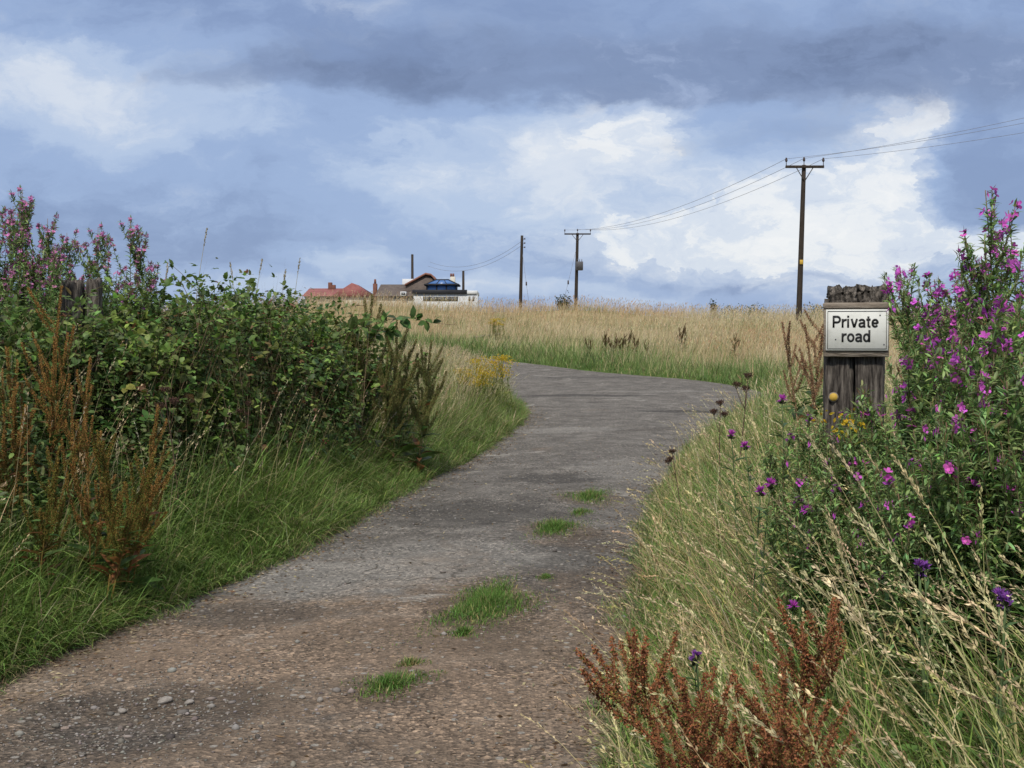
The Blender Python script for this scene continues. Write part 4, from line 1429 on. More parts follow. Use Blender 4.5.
hero = [tuple(at(368, 345, 13.9)), tuple(at(385, 320, 13.8)), tuple(at(408, 317, 13.7)), tuple(at(432, 323, 13.6)), tuple(at(455, 325, 13.5))]
hero2 = [tuple(at(340, 335, 13.6)), tuple(at(362, 326, 13.5)), tuple(at(385, 332, 13.4)), tuple(at(402, 331, 13.3))]
for px, py, d, rx, ry, lab in [
    (0, 312, 8.9, .62, .62, 'bramble bush at the left picture edge behind the amber docks'),
    (95, 322, 9.5, .62, .55, 'bramble bush below the left wooden post'),
    (165, 296, 10.5, .70, .70, 'bramble bush right of the left wooden post, under the willowherb tips'),
    (228, 284, 11.8, .80, .75, 'tallest bramble bush in the middle of the left hedge'),
    (288, 302, 13.0, .78, .72, 'bramble bush with leafy sprigs just left of the red roof'),
    (335, 322, 14.2, .66, .66, 'bramble bush whose cane arches right over the field below the houses'),
    (374, 362, 15.6, .55, .66, 'low bramble bush at the right end of the hedge'),
    (250, 302, 14.2, 1.1, .8, 'bramble bush at the back of the hedge behind the tallest one'),
    (125, 300, 12.2, 1.0, .8, 'bramble bush at the back of the hedge beside the left post'),
    (15, 285, 11.4, 1.0, .8, 'bramble bush at the back under the tall purple willowherbs')]:
    p = at(px, py, d)
    z = gz(p[0], d)
    nlf = int(2500 * (rx / .65) ** 1.4)
    make_bramble('bramble_bush', (p[0], d, z - .02), rx, ry, p[2] - z, nlf, lab, (hero, hero2) if 'cane arches' in lab else ())

# tall grasses standing against the sky above the hedge
for px, py, d, az_s, lab in [(207, 227, 12.0, .3, 'tallest thin grass stem with a nodding head above the left hedge'), (262, 258, 13.0, .5, 'thin grass stem against the sky above the middle of the hedge'),
                             (300, 257, 13.6, -.4, 'thin grass stem with a small head left of the red roof'), (230, 262, 12.2, 2.8, 'bent grass stem arching left above the hedge'),
                             (286, 268, 13.3, .2, 'short grass spike above the hedge close to the red roof'), (168, 262, 11.2, 1.0, 'thin grass stem above the hedge right of the slender willowherb')]:
    p = at(px, py, d)
    z = gz(p[0], d)
    root = empty('tall_grass', (p[0], d, z), 0, lab, 'grass stem', 'tall grasses above the left hedge')
    st_, hd_ = Acc(), Acc()
    C = path((0, 0, 0), az_s, .02, .16, p[2] - z, 14)
    C[:, :2] -= C[-1, :2]
    tube(st_, C, .0035, .002, (.26, .24, .11), 4, (.36, .31, .18))
    heads(hd_, C[None], 1.0, np.array([[.30, .26, .17]]), 60, .5, .09, (.02, .008))
    st_.obj('stem', M_STEM, root)
    hd_.obj('seed_head', M_STRAW, root)


# horizon bushes
def make_bush(loc, rx, h, n, label):
    root = empty('bush', loc, 0, label, 'bush', 'small bushes on the skyline')
    lf, st = Acc(), Acc()
    v = unit(rng.normal(0, 1, (n, 3)))
    r = rng.random(n) ** .5
    P = v * r[:, None] * np.array([rx, rx, h * .5]) * (1 + .3 * np.sin(v[:, :1] * 7 + v[:, 1:2] * 5)) + np.array([0, 0, h * .5])
    leaves(lf, P, rng.normal(0, 1, (n, 3)), rng.normal(0, .6, (n, 3)) + np.array([0, 0, 1]), rng.uniform(.08, .16, n), rng.uniform(.05, .1, n), jitter((.045, .06, .025), n, .25))
    for q in range(6):
        tube(st, path((0, 0, 0), rng.uniform(0, 6.3), .1, .6, h * .8, 6), .015, .006, (.06, .05, .035), 5)
    lf.obj('foliage', M_LEAF, root)
    st.obj('trunk', M_STEM, root)

for px, py, d, rx, lab in [(713, 298, 78, .22, 'thin dark bush sticking up on the skyline right of the mound'), (734, 304, 84, 1.6, 'low dark bushes on the skyline between thin bush and tall pole'),
                           (755, 304, 86, 1.1, 'low dark bush on the skyline nearest the tall pole'), (566, 293, 74.5, .35, 'small dark bush on the mound beside the transformer pole'),
                           (560, 296, 74.5, .3, 'tiny dark bush left of the small one on the mound'), (818, 303, 82, .9, 'low bush on the skyline just right of the tall pole'),
                           (895, 304, 70, .6, 'low bush on the skyline right of the sign')]:
    p = at(px, py, d)
    z = gz(p[0], d)
    make_bush((p[0], d, z - .05), rx, p[2] - z, 500 if rx > .5 else 260, lab)

# ------------------------------------------------------------------ the sign and its post
PD = 7.0

def rough_post(acc, x0, x1, y0, y1, z0, z1, nz=26, amp=.006, topamp=.02):
    """squared old timber with worn edges and a broken top"""
    nx = 10
    per = []
    for i in range(nx):
        per.append((x0 + (x1 - x0) * i / nx, y0))
    for i in range(nx):
        per.append((x1, y0 + (y1 - y0) * i / nx))
    for i in range(nx):
        per.append((x1 - (x1 - x0) * i / nx, y1))
    for i in range(nx):
        per.append((x0, y1 - (y1 - y0) * i / nx))
    per = np.array(per)
    c = np.array([(x0 + x1) / 2, (y0 + y1) / 2])
    half = np.array([(x1 - x0) / 2, (y1 - y0) / 2])
    q = (per - c) / half
    m = np.abs(q).min(1)
    per = c + (per - c) * (1 - .06 * np.clip((m - .75) / .25, 0, 1))[:, None]
    n = len(per)
    col_n = rng.normal(0, 1, n)
    crack = (rng.random(n) < .2) * rng.uniform(.5, 1.6, n)
    rows = []
    for j, z in enumerate(np.linspace(z0, z1, nz)):
        k = amp * (.5 * col_n + .3 * rng.normal(0, 1, n) - 1.2 * crack)
        s = 1 + (k / half.min())[:, None]
        top = 0
        if j == nz - 1:
            s = s * .93
        zz = np.full(n, z)
        if j >= nz - 2:
            zz = zz + topamp * (.5 * col_n - crack * .6)
        rows.append(np.c_[c + (per - c) * s, zz])
    V = np.vstack(rows)
    idx = np.arange(n * nz).reshape(nz, n)
    nxi = np.roll(idx, -1, 1)
    Fc = np.stack([idx[:-1], nxi[:-1], nxi[1:], idx[1:]], -1).reshape(-1, 4)
    acc.add(V, Fc, (.5, .5, .5))
    n0 = acc.n - len(V)
    # top: rings towards the middle
    top = rows[-1]
    cz = np.array([*c, z1 + topamp * .2])
    r2 = cz + (top - cz) * .6 + np.c_[np.zeros((n, 2)), rng.normal(0, topamp * .5, n)]
    r3 = cz + (top - cz) * .25 + np.c_[np.zeros((n, 2)), rng.normal(0, topamp * .4, n)]
    base = n0 + (nz - 1) * n
    acc.add(np.vstack([r2, r3, cz[None]]), np.zeros((0, 4), int), (.5, .5, .5))
    b2 = acc.n - (2 * n + 1)
    e0 = np.arange(n)
    e1 = (e0 + 1) % n
    acc.f.append(np.stack([base + e0, base + e1, b2 + e1, b2 + e0], -1))
    acc.f.append(np.stack([b2 + e0, b2 + e1, b2 + n + e1, b2 + n + e0], -1))
    acc.f.append(np.stack([b2 + n + e0, b2 + n + e1, np.full(n, b2 + 2 * n)], -1))

def pw(px):
    return (px - 857) / F * (PD + .13)

pc = at(857, 330, PD + .13)
px0, pz0 = pc[0] + .005, gz(pc[0], PD)
def zz_(py):
    return at(857, py, PD + .12)[2] - pz0
post = empty('wooden_post', (px0, PD + .16, pz0), -.22, 'squat weathered timber post carrying the Private road sign, with a split dark top', 'post', 'old timber posts by the lane')
b = Acc(); rough_post(b, pw(826), pw(853.5), 0, .17, -.2, zz_(300)); b.obj('upright', M_WOOD, post)
b = Acc(); rough_post(b, pw(856.5), pw(885), 0.0, .17, -.2, zz_(300)); b.obj('upright', M_WOOD, post)
b = Acc(); rough_post(b, pw(830.5), pw(857), -.02, .18, zz_(305), zz_(288.5), 12, .010, .025); b.obj('top_block', M_ENDGRAIN, post)
b = Acc(); rough_post(b, pw(858), pw(888.5), -.02, .18, zz_(305), zz_(287.5), 12, .008, .022); b.obj('top_block', M_ENDGRAIN, post)
b = Acc(); box(b, (pw(825), -.045, zz_(357)), (pw(888), -.021, zz_(302.5)), (.5, .5, .5), .004); b.obj('backing_board', M_WOODH, post)
b = Acc(); box(b, (pw(824), -.052, zz_(308.2)), (pw(888.5), -.046, zz_(303.2)), (.5, .5, .5), .002); b.obj('batten', M_WOODH, post)

sign = empty('sign', (px0 - .053 * math.sin(.22), PD + .16 - .053 * math.cos(.22), pz0 + zz_(350.5)), -.22, 'white rectangular Private road sign with black lettering, screwed to the timber post', 'sign')
SW, SH = pw(886.5) - pw(826.5), zz_(309.5) - zz_(350.5)
b = Acc(); box(b, (-SW / 2, -.004, 0), (SW / 2, .004, SH), (.5, .5, .5), .0015); b.obj('plate', M_SIGN, sign)
b = Acc()
m, tk, yo = .0085, .0028, -.0062
for lo, hi in (((-SW / 2 + m, m), (SW / 2 - m, m + tk)), ((-SW / 2 + m, SH - m - tk), (SW / 2 - m, SH - m)),
               ((-SW / 2 + m, m + tk), (-SW / 2 + m + tk, SH - m - tk)), ((SW / 2 - m - tk, m + tk), (SW / 2 - m, SH - m - tk))):
    box(b, (lo[0], yo, lo[1]), (hi[0], yo + .0017, hi[1]), (.1, .1, .1))
b.obj('border', M_BLACK, sign)

def arc(cx, cy, rx, ry, a0, a1, n=16):
    return [(cx + rx * math.cos(math.radians(t)), cy + ry * math.sin(math.radians(t))) for t in np.linspace(a0, a1, n)]


GLYPH = {
    'P': (.74, [[(.085, 0), (.085, 1)], [(.10, .92), (.37, .92)] + arc(.37, .68, .235, .24, 90, -90) + [(.10, .44)]]),
    'r': (.45, [[(.085, 0), (.085, .73)], arc(.36, .38, .275, .27, 178, 92, 10) + [(.42, .65)]]),
    'i': (.29, [[(.085, 0), (.085, .73)], [(.085, .85), (.085, 1)]]),
    'v': (.63, [[(.075, .73), (.285, .02)], [(.515, .73), (.305, .02)]]),
    'a': (.64, [arc(.28, .50, .20, .16, 165, 0, 14) + [(.48, .40), (.48, .10), (.52, 0)],
                [(.46, .40)] + arc(.25, .22, .165, .15, 95, 270, 14) + [(.36, .10), (.46, .2)]]),
    't': (.42, [[(.17, .93), (.17, .2)] + arc(.27, .17, .10, .10, 180, 270, 6) + [(.35, .07)], [(0, .66), (.35, .66)]]),
    'e': (.63, [[(.10, .36), (.50, .36)], arc(.295, .365, .215, .29, -3, 322, 30)]),
    'o': (.66, [arc(.305, .365, .225, .29, 0, 360, 32)]),
    'd': (.68, [arc(.285, .365, .205, .29, 0, 360, 30), [(.515, 0), (.515, 1)]]),
}


def lettering(body, x, z, size, parent):
    """bold upright letters cut as thin raised strokes"""
    pen = x
    for ch_ in body:
        adv, strokes = GLYPH[ch_]
        b_ = Acc()
        for si, st_ in enumerate(strokes):
            P = np.array(st_, float)
            hw = .082
            closed = np.linalg.norm(P[0] - P[-1]) < 1e-6
            tg = np.gradient(P, axis=0)
            if closed:
                tg[0] = tg[-1] = P[1] - P[-2]
            tg = unit(tg)
            nn_ = np.c_[-tg[:, 1], tg[:, 0]]
            A_, B2 = P + nn_ * hw, P - nn_ * hw
            yf = -.0066 - .0002 * si
            n_ = len(P)
            rows = [np.c_[pen + Q_[:, 0] * size, np.full(n_, yy_), z + Q_[:, 1] * size] for Q_, yy_ in ((A_, -.0042), (A_, yf), (B2, yf), (B2, -.0042))]
            b_.add(np.vstack(rows), [(r * n_ + i_, r * n_ + i_ + 1, (r + 1) * n_ + i_ + 1, (r + 1) * n_ + i_) for r in range(3) for i_ in range(n_ - 1)], (.02, .02, .02))
            n0 = b_.n - 4 * n_
            if not closed:
                b_.f.append(np.array([(0, n_, 2 * n_, 3 * n_), (n_ - 1, 4 * n_ - 1, 3 * n_ - 1, 2 * n_ - 1)]) + n0)
        b_.obj('letter', M_BLACK, parent)
        pen += adv * size


k = SW / 60.0
lettering('Private', -SW / 2 + 6.4 * k, 23.0 * k, 11.8 * k, sign)
lettering('road', -SW / 2 + 15.2 * k, 8.6 * k, 11.8 * k, sign)
for sx_, sz_ in ((-20.5 * k, 11 * k), (22 * k, 35 * k), (26 * k, 6 * k)):
    b = Acc()
    aa = np.linspace(0, 2 * PI, 12, endpoint=False)
    r = .0045
    V = [(sx_ + r * math.cos(t), -.0042, sz_ + r * math.sin(t)) for t in aa] + [(sx_ + r * .7 * math.cos(t), -.0072, sz_ + r * .7 * math.sin(t)) for t in aa] + [(sx_, -.0078, sz_)]
    fs = [(i, (i + 1) % 12, 12 + (i + 1) % 12, 12 + i) for i in range(12)]
    b.add(V, fs, (.3, .3, .3))
    b.f.append(np.array([(12 + i, 12 + (i + 1) % 12, 24) for i in range(12)]))
    b.obj('screw', M_IRON, sign)

# round yellow waymark on the left timber
wm = empty('waymark', (px0 + pw(835) * math.cos(.22) - .004 * math.sin(.22), PD + .16 - pw(835) * math.sin(.22) - .012, pz0 + zz_(397.5)), -.22, 'small round yellow waymark disc on the left timber below the white sign', 'waymark')
def disc(acc, r, y0, y1, col):
    t_ = np.linspace(0, 2 * PI, 24, endpoint=False)
    V = [(r * math.cos(q), y0, r * math.sin(q)) for q in t_] + [(r * .95 * math.cos(q), y1, r * .95 * math.sin(q)) for q in t_]
    acc.add(V, [(i_, (i_ + 1) % 24, 24 + (i_ + 1) % 24, 24 + i_) for i_ in range(24)], col)
    acc.f.append(np.array([list(range(24, 48))]) + acc.n - 48)
b = Acc(); disc(b, .029, .004, -.002, (.5, .5, .5)); b.obj('rim', M_WOODH, wm)
b = Acc(); disc(b, .023, -.0015, -.005, (.5, .5, .5)); b.obj('face', M_YELLOW, wm)

# the other old post, half sunk in the left hedge
lp = at(78, 281, 9.9)
lz = gz(lp[0], 9.9)
post2 = empty('wooden_post', (lp[0], 9.9, lz), .12, 'grey old wooden post almost swallowed by the left hedge', 'post', 'old timber posts by the lane')
hh = lp[2] - lz
b = Acc(); rough_post(b, -.145, .02, 0, .15, -.2, hh); b.obj('upright', M_WOOD, post2)
b = Acc(); rough_post(b, .06, .155, .02, .15, -.2, hh + .005); b.obj('upright', M_WOOD, post2)

# small fallen rail by the bend
q0, q1 = at(470, 338.5, 57.5), at(500, 334, 58)
rail = Acc()
tube(rail, [q0, (q0 + q1) / 2 + np.array([0, 0, .01]), q1], .06, .05, (.5, .5, .5), 7)
o = rail.obj('fence_rail', M_WOODH)
tag(o, 'grey old rail poking out of the grass left of the lane bend', 'rail')

# ------------------------------------------------------------------ poles and wires
def pole_root(px, ytop, ybase, d, label, lean_px=0.0):
    t, bs = at(px, ytop, d), at(px + lean_px, ybase, d)
    z = gz(bs[0], d)
    root = empty('power_pole', (bs[0], d, z), 0, label, 'power pole', 'power poles along the field')
    return root, t[2] - z, t[0] - bs[0]

tips = {}
def build_pole(key, px, ytop, ybase, d, label, r0, r1, arm, lean_px=0., stay=0, box_at=None, head='T'):
    root, h, dx = pole_root(px, ytop, ybase, d, label, lean_px)
    b = Acc()
    tube(b, [(dx * t, 0, -.5 + (h + .5) * t) for t in np.linspace(0, 1, 10)], r0, r1, (.5, .5, .5), 12)
    b.obj('pole_shaft', M_POLE, root)
    loc = np.array(root.location)
    pts = []
    if head == 'T':
        za = h - .12
        b = Acc()
        box(b, (dx - arm, -r1 - .13, za - .07), (dx + arm, -r1 - .012, za + .07), (.5, .5, .5), .01)
        b.obj('cross_arm', M_POLE, root)
        for s_ in (-1, 1):
            b = Acc()
            tube(b, [(dx + s_ * .04, -r1 - .05, za - .72), (dx + s_ * arm * .42, -r1 - .07, za - .07)], .028, .028, (.5, .5, .5), 5)
            b.obj('brace', M_IRON, root)
        for xi, zi in ((-arm + .04, za + .07), (dx * 0 + 0.0, h), (arm - .04, za + .07)):
            b = Acc()
            yy = -r1 - .07 if abs(xi) > .1 else 0
            for (za0, za1, rr0, rr1) in ((-.02, .22, .022, .022), (.20, .27, .05, .075), (.27, .34, .075, .06), (.34, .42, .06, .04)):
                tube(b, [(dx + xi, yy, zi + za0), (dx + xi, yy, zi + (za0 + za1) / 2), (dx + xi, yy, zi + za1)], rr0, rr1, (.5, .5, .5), 8)
            b.obj('insulator', M_CERAMIC, root)
            pts.append(loc + np.array([dx + xi, yy, zi + .36]))
    else:
        for zi in (.35, .8, 1.25):
            b = Acc()
            tube(b, [(dx, 0, h - zi), (dx + r1 + .16, -.05, h - zi)], .025, .025, (.5, .5, .5), 5)
            tube(b, [(dx + r1 + .16, -.05, h - zi - .08), (dx + r1 + .16, -.05, h - zi + .08)], .06, .06, (.5, .5, .5), 7)
            b.obj('insulator', M_CERAMIC, root)
            pts.append(loc + np.array([dx + r1 + .16, -.05, h - zi]))
    if box_at:
        zb = h * box_at
        b = Acc()
        box(b, (dx * .6 - .1, -r0 - .55, zb - .55), (dx * .6 + .62, -r0 + .02, zb + .35), (.5, .5, .5), .04)
        for k_ in range(5):
            box(b, (dx * .6 - .02 + k_ * .13, -r0 - .62, zb - .45), (dx * .6 + .02 + k_ * .13, -r0 - .552, zb + .25), (.5, .5, .5))
        for k_ in (0.02, .28, .5):
            tube(b, [(dx * .6 + k_, -r0 - .3, zb + .34), (dx * .6 + k_, -r0 - .3, zb + .62)], .045, .03, (.5, .5, .5), 6)
        b.obj('transformer', M_IRON, root)
        b = Acc()
        zc = h * .17
        box(b, (-.42, -r0 - .2, zc - .05), (.42, -r0 - .01, zc + .05), (.5, .5, .5), .01)
        b.obj('guard', M_IRON, root)
    if stay:
        b = Acc()
        top = np.array([dx * .85, 0, h * .86])
        foot = np.array([stay, -1.0, -.3])
        tube(b, [top, top * .52 + foot * .48, top * .5 + foot * .5, foot], .014, .014, (.5, .5, .5), 4)
        b.obj('stay_wire', M_WIRE, root)
        b = Acc()
        mid = top * .52 + foot * .48
        tube(b, [mid + np.array([0, 0, .2]), mid, mid - np.array([0, 0, .2])], .08, .08, (.5, .5, .5), 7)
        b.obj('stay_insulator', M_CERAMIC, root)
    tips[key] = pts
    return root

rA = build_pole('A', 804, 165, 308, 68, 'tall dark wooden power pole left of the sign, with a T cross arm', .17, .115, 1.05, -5.5)
ptag = at(801.5, 262, 67.8)
b = Acc(); box(b, (ptag[0] - rA.location.x - .09, -.20, ptag[2] - rA.location.z - .12), (ptag[0] - rA.location.x + .09, -.165, ptag[2] - rA.location.z + .12), (.5, .5, .5), .004); b.obj('warning_plate', M_YELLOW, rA)
build_pole('B', 577.5, 233, 300, 128, 'wooden power pole on the mound with cross arm and grey transformer', .20, .14, 1.36, -2, stay=-6.0 * .3, box_at=.63)
build_pole('C', 522, 235.5, 303, 132, 'bare dark wooden pole without cross arm left of the transformer pole', .20, .14, 1, -2, stay=1.2, head='side')
for px, yt, yb, d, lab in ((412.3, 255, 283, 172, 'thin black pole rising behind the dark roofed house'), (463.3, 271.5, 292, 176, 'short black pole behind the white flat roofed house')):
    t = at(px, yt, d)
    z = gz(t[0], d)
    root = empty('telegraph_pole', (t[0], d, z), 0, lab, 'telegraph pole')
    b = Acc()
    tube(b, [(0, 0, -.4), (0, 0, (t[2] - z) * .5), (0, 0, t[2] - z)], .22, .17, (.5, .5, .5), 10)
    b.obj('pole_shaft', M_POLE, root)
    b = Acc()
    tube(b, [(0, 0, t[2] - z), (0, 0, t[2] - z + .08), (0, 0, t[2] - z + .12)], .2, .1, (.5, .5, .5), 10)
    b.obj('pole_cap', M_IRON, root)

def wire(p, q, sag, r, label, group):
    t = np.linspace(0, 1, 40)[:, None]
    p, q = np.asarray(p), np.asarray(q)
    P = p * (1 - t) + q * t - np.array([0, 0, 1]) * sag * 4 * t * (1 - t)
    b = Acc()
    tube(b, P - p, r, r, (.5, .5, .5), 5)
    o = b.obj('overhead_wire', M_WIRE)
    o.location = tuple(p)
    tag(o, label, 'wire', group)

A, B_, Cc = tips['A'], tips['B'], tips['C']
E = [np.array([27.4 - 1, 44, 11.0]), np.array([27.4, 44, 11.7]), np.array([27.4 + 1.4, 44, 10.95])]
pos = ['lowest', 'topmost', 'middle']
nmA = ['left', 'centre', 'right']
for i in range(3):
    wire(A[i], E[i], .35, .009, 'overhead wire from the %s insulator of the tall pole toward the right picture edge' % nmA[i], 'wires right of the tall pole')
    wire(B_[i], A[i], 1.1, .012, 'overhead wire between transformer pole and the %s insulator of the tall pole' % nmA[i], 'wires between the tall pole and transformer pole')
hp = [at(430, 262, 158), at(428, 266, 158)]
for i in range(2):
    wire(Cc[i], hp[i], 1.6, .016, ('upper' if i == 0 else 'lower') + ' thin wire sagging left from the bare pole toward the houses', 'wires from the bare pole to the houses')

# ------------------------------------------------------------------ houses
HD = 160.0
U = HD / F
hz = gz(-14, HD)

def hx_(px):
    return (px - CX) * U

def hz_(py):
    return at(CX, py, HD)[2]

def prism(acc, prof, y0, y1, col=(.5, .5, .5)):
    """extrude an (x, z) outline along y"""
    n = len(prof)
    V = [(x, y0, z) for x, z in prof] + [(x, y1, z) for x, z in prof]
    acc.add(V, [(i, (i + 1) % n, n + (i + 1) % n, n + i) for i in range(n)], col)
    n0 = acc.n - 2 * n
    acc.f.append(np.array([list(range(n))[::-1]]) + n0)
    acc.f.append(np.array([list(range(n, 2 * n))]) + n0)

def house(px, d, label):
    x = (px - CX) / F * d
    r = empty('house', (x, d, hz - .1), 0, label, 'house', 'houses behind the field')
    return r, x

def loc_(r, px, py, d):
    p = at(px, py, d)
    return p[0] - r.location.x, p[2] - r.location.z

# red-roofed bungalow
r, x = house(338, 165, 'low bungalow with red roofs at the left, behind the hedge')
def Q(px, py):
    return loc_(r, px, py, 165)
x0, z0 = Q(302, 296)
x1, z1 = Q(342, 296)
b = Acc(); box(b, (x0 + .3, .6, -.5), (x1, 5.4, z0), (.5, .5, .5)); xg0, _ = Q(341, 296); xg1, _ = Q(371, 296)
box(b, (xg0 + .004, -.6, -.5), (xg1, 6.4, z0 - .004), (.5, .5, .5)); b.obj('wall', M_WALLC, r)
rz = Q(320, 287.5)[1]
b = Acc()
V = [(x0, 0, z0 - .02), (x1 + .8, 0, z0 - .02), (x1 + .8, 3, rz), (x0 + .5, 3, rz), (x0, 6, z0 - .02), (x1 + .8, 6, z0 - .02)]
b.add(V, [(0, 1, 2, 3), (5, 4, 3, 2)], (.5, .5, .5)); b.f.append(np.array([(0, 3, 4), (1, 5, 2)]) + b.n - 6)
b.obj('roof', M_REDROOF, r)
ax, az_ = Q(352.7, 283.2)
ex0, ez0 = Q(332, 296.5)
ex1, ez1 = Q(374.5, 296.5)
b = Acc()
prism(b, [(ex0, ez0), (ex1, ez1), (ax, az_)], -1.0, 6.8)
rf = b.obj('gable_roof', M_REDROOF, r)
for px, yt in ((327, 281.5), (330.5, 284.0)):
    cxp, cz = Q(px, yt)
    b = Acc(); box(b, (cxp - .25, 2.6, rz - .4), (cxp + .25, 3.3, cz), (.5, .5, .5), .03)
    ch = b.obj('chimney', M_BRICK, r)

# dark roofed house with its brown gable
r, x = house(405, 162, 'dark brown roofed house in the middle, with a white block behind its ridge')
def Q(px, py):
    return loc_(r, px, py, 162)
wx0, wz = Q(377, 296)
wx1, _ = Q(414, 296)
b = Acc(); box(b, (wx0, .5, -.5), (wx1, 6.5, wz), (.5, .5, .5)); b.obj('wall', M_WALLC, r)
lx0, lzb = Q(374.5, 296.2)
lx1, _ = Q(415, 296.2)
tx0, tz = Q(378, 283.3)
b = Acc()
V = [(lx0, 0, lzb), (lx1, 0, lzb), (lx1, 3.5, tz), (tx0, 3.5, tz), (lx0, 7, lzb), (lx1, 7, lzb)]
b.add(V, [(0, 1, 2, 3), (5, 4, 3, 2)], (.5, .5, .5)); b.f.append(np.array([(0, 3, 4), (1, 5, 2)]) + b.n - 6)
b.obj('roof', M_BROWNROOF, r)
b = Acc()
g = [Q(405, 285), Q(425, 275.2), Q(430, 276.2), Q(437, 284), Q(437, 299), Q(405, 299)]
prism(b, g, 1.2, 9)
b.obj('gable_wall', M_BROWNROOF, r)
b = Acc()
g1, g2, g3, g4 = Q(404, 285.6), Q(425, 274.6), Q(430.5, 275.6), Q(438, 284)
prism(b, [g1, (g1[0], g1[1] + .25), (g2[0], g2[1] + .3), (g3[0], g3[1] + .3), (g4[0], g4[1] + .2), g4, (g3[0], g3[1] + .02), (g2[0], g2[1] + .02)], .9, 9.3)
b.obj('gable_roof', M_RUSTROOF, r)
b = Acc()
c0, c1 = Q(397.3, 276.3), Q(417, 290)
box(b, (c0[0], 7.2, c1[1]), (c1[0], 11, c0[1]), (.5, .5, .5), .03)
b.obj('rear_block', M_WALLW, r)
b = Acc()
c0, c1 = Q(400.5, 291.6), Q(406.2, 295.9)
box(b, (c0[0], -.25, c1[1]), (c1[0], 2.0, c0[1]), (.5, .5, .5), .02)
dm = b.obj('dormer', M_WALLW, r)
b = Acc()
box(b, (c0[0] + .12, -.262, c1[1] + .12), (c1[0] - .12, -.24, c0[1] - .12), (.5, .5, .5))
b.obj('window', M_GLASS, dm)
# brick chimney at its left end
c0, c1 = Q(370.3, 282.5), Q(374.2, 297)
b = Acc(); box(b, (c0[0], 3.0, c1[1] - 2), (c1[0], 4.0, c0[1]), (.5, .5, .5), .03)
ch = b.obj('chimney', M_BRICK, r)
b = Acc(); cm = (c0[0] + c1[0]) / 2
tube(b, [(cm, 3.5, c0[1] - .05), (cm, 3.5, c0[1] + .3), (cm, 3.5, Q(372, 278)[1])], .17, .13, (.5, .5, .5), 8)
b.obj('chimney_pot', M_BRICK, ch)

# white flat-roofed house with blue lantern
r, x = house(444, 154, 'white flat roofed house with a blue glass lantern on top')
def Q(px, py):
    return loc_(r, px, py, 154)
w0, w1 = Q(413.6, 293.9), Q(467, 303)
e1 = Q(476.8, 293)
b = Acc()
box(b, (w0[0], 0, -.5), (e1[0], 9, w0[1]), (.5, .5, .5))
wl = b.obj('wall', M_WALLW, r)
f0 = Q(413, 289.8)
b = Acc()
box(b, (w0[0] - .15, -.25, w0[1] - .002), (w1[0], 9.1, f0[1]), (.5, .5, .5), .02)
b.obj('fascia', M_FASCIA, r)
p0, p1 = Q(467, 290.6), Q(477, 293.9)
b = Acc()
box(b, (w1[0] + .003, -.2, p1[1] + .002), (p1[0] + .05, 9.1, p0[1]), (.5, .5, .5), .02)
b.obj('parapet', M_WALLW, r)
a0, a1 = Q(423, 296.6), Q(458, 301)
b = Acc()
box(b, (a0[0], -.05, a1[1]), (a1[0], .08, a0[1]), (.5, .5, .5))
wn = b.obj('window', M_FASCIA, r)
npane = 5
for i in range(npane):
    xa = a0[0] + (a1[0] - a0[0]) * (i + .06) / npane
    xb = a0[0] + (a1[0] - a0[0]) * (i + .94) / npane
    b = Acc(); box(b, (xa, -.062, a1[1] + .06), (xb, -.04, a0[1] - .06), (.5, .5, .5)); b.obj('pane', M_GLASS, wn)
for px in (469.5, 473.5):
    c0, c1 = Q(px - .9, 296.5), Q(px + .9, 301)
    b = Acc(); box(b, (c0[0], -.03, c1[1]), (c1[0], .06, c0[1]), (.5, .5, .5)); b.obj('window', M_GLASS, r)
# lantern
l0, l1 = Q(426, 289.6), Q(456, 284.2)
t0, t1 = Q(434.5, 278.6), Q(447, 278.6)
lan = empty('roof_lantern', (0, 0, 0)); lan.parent = r
b = Acc(); box(b, (l0[0], 1.5, l0[1] - .1), (l1[0], 5.2, l1[1] - .003), (.5, .5, .5)); b.obj('glazing', M_BLUEGLASS, lan)
b = Acc()
ov = .25
E0 = [(l0[0] - ov, 1.25, l1[1]), (l1[0] + ov, 1.25, l1[1]), (l1[0] + ov, 5.45, l1[1]), (l0[0] - ov, 5.45, l1[1])]
T0 = [(t0[0], 3.0, t0[1]), (t1[0], 3.0, t0[1]), (t1[0], 3.7, t0[1]), (t0[0], 3.7, t0[1])]
b.add(E0 + T0, [(0, 1, 5, 4), (1, 2, 6, 5), (2, 3, 7, 6), (3, 0, 4, 7), (4, 5, 6, 7), (3, 2, 1, 0)], (.5, .5, .5))
b.obj('glass_roof', M_BLUEGLASS, lan)
b = Acc()
for i in (0, 1, 2, 3):
    tube(b, [E0[i], (np.array(E0[i]) + np.array(T0[i])) / 2, T0[i]], .09, .09, (.5, .5, .5), 5)
    tube(b, [E0[i], (np.array(E0[i]) + np.array(E0[(i + 1) % 4])) / 2, E0[(i + 1) % 4]], .13, .13, (.5, .5, .5), 5)
    tube(b, [T0[i], (np.array(T0[i]) + np.array(T0[(i + 1) % 4])) / 2, T0[(i + 1) % 4]], .09, .09, (.5, .5, .5), 5)
for s_ in (.33, .66):
    pa = np.array(E0[0]) * (1 - s_) + np.array(E0[1]) * s_
    pb = np.array(T0[0]) * (1 - s_) + np.array(T0[1]) * s_
    tube(b, [pa, (pa + pb) / 2, pb], .06, .06, (.5, .5, .5), 5)
for s_ in (0, .33, .66, 1):
    xx = l0[0] * (1 - s_) + l1[0] * s_
    box(b, (xx - .08, 1.42, l0[1] - .1), (xx + .08, 1.497, l1[1] - .02), (.5, .5, .5))
b.obj('frame', M_FASCIA, lan)
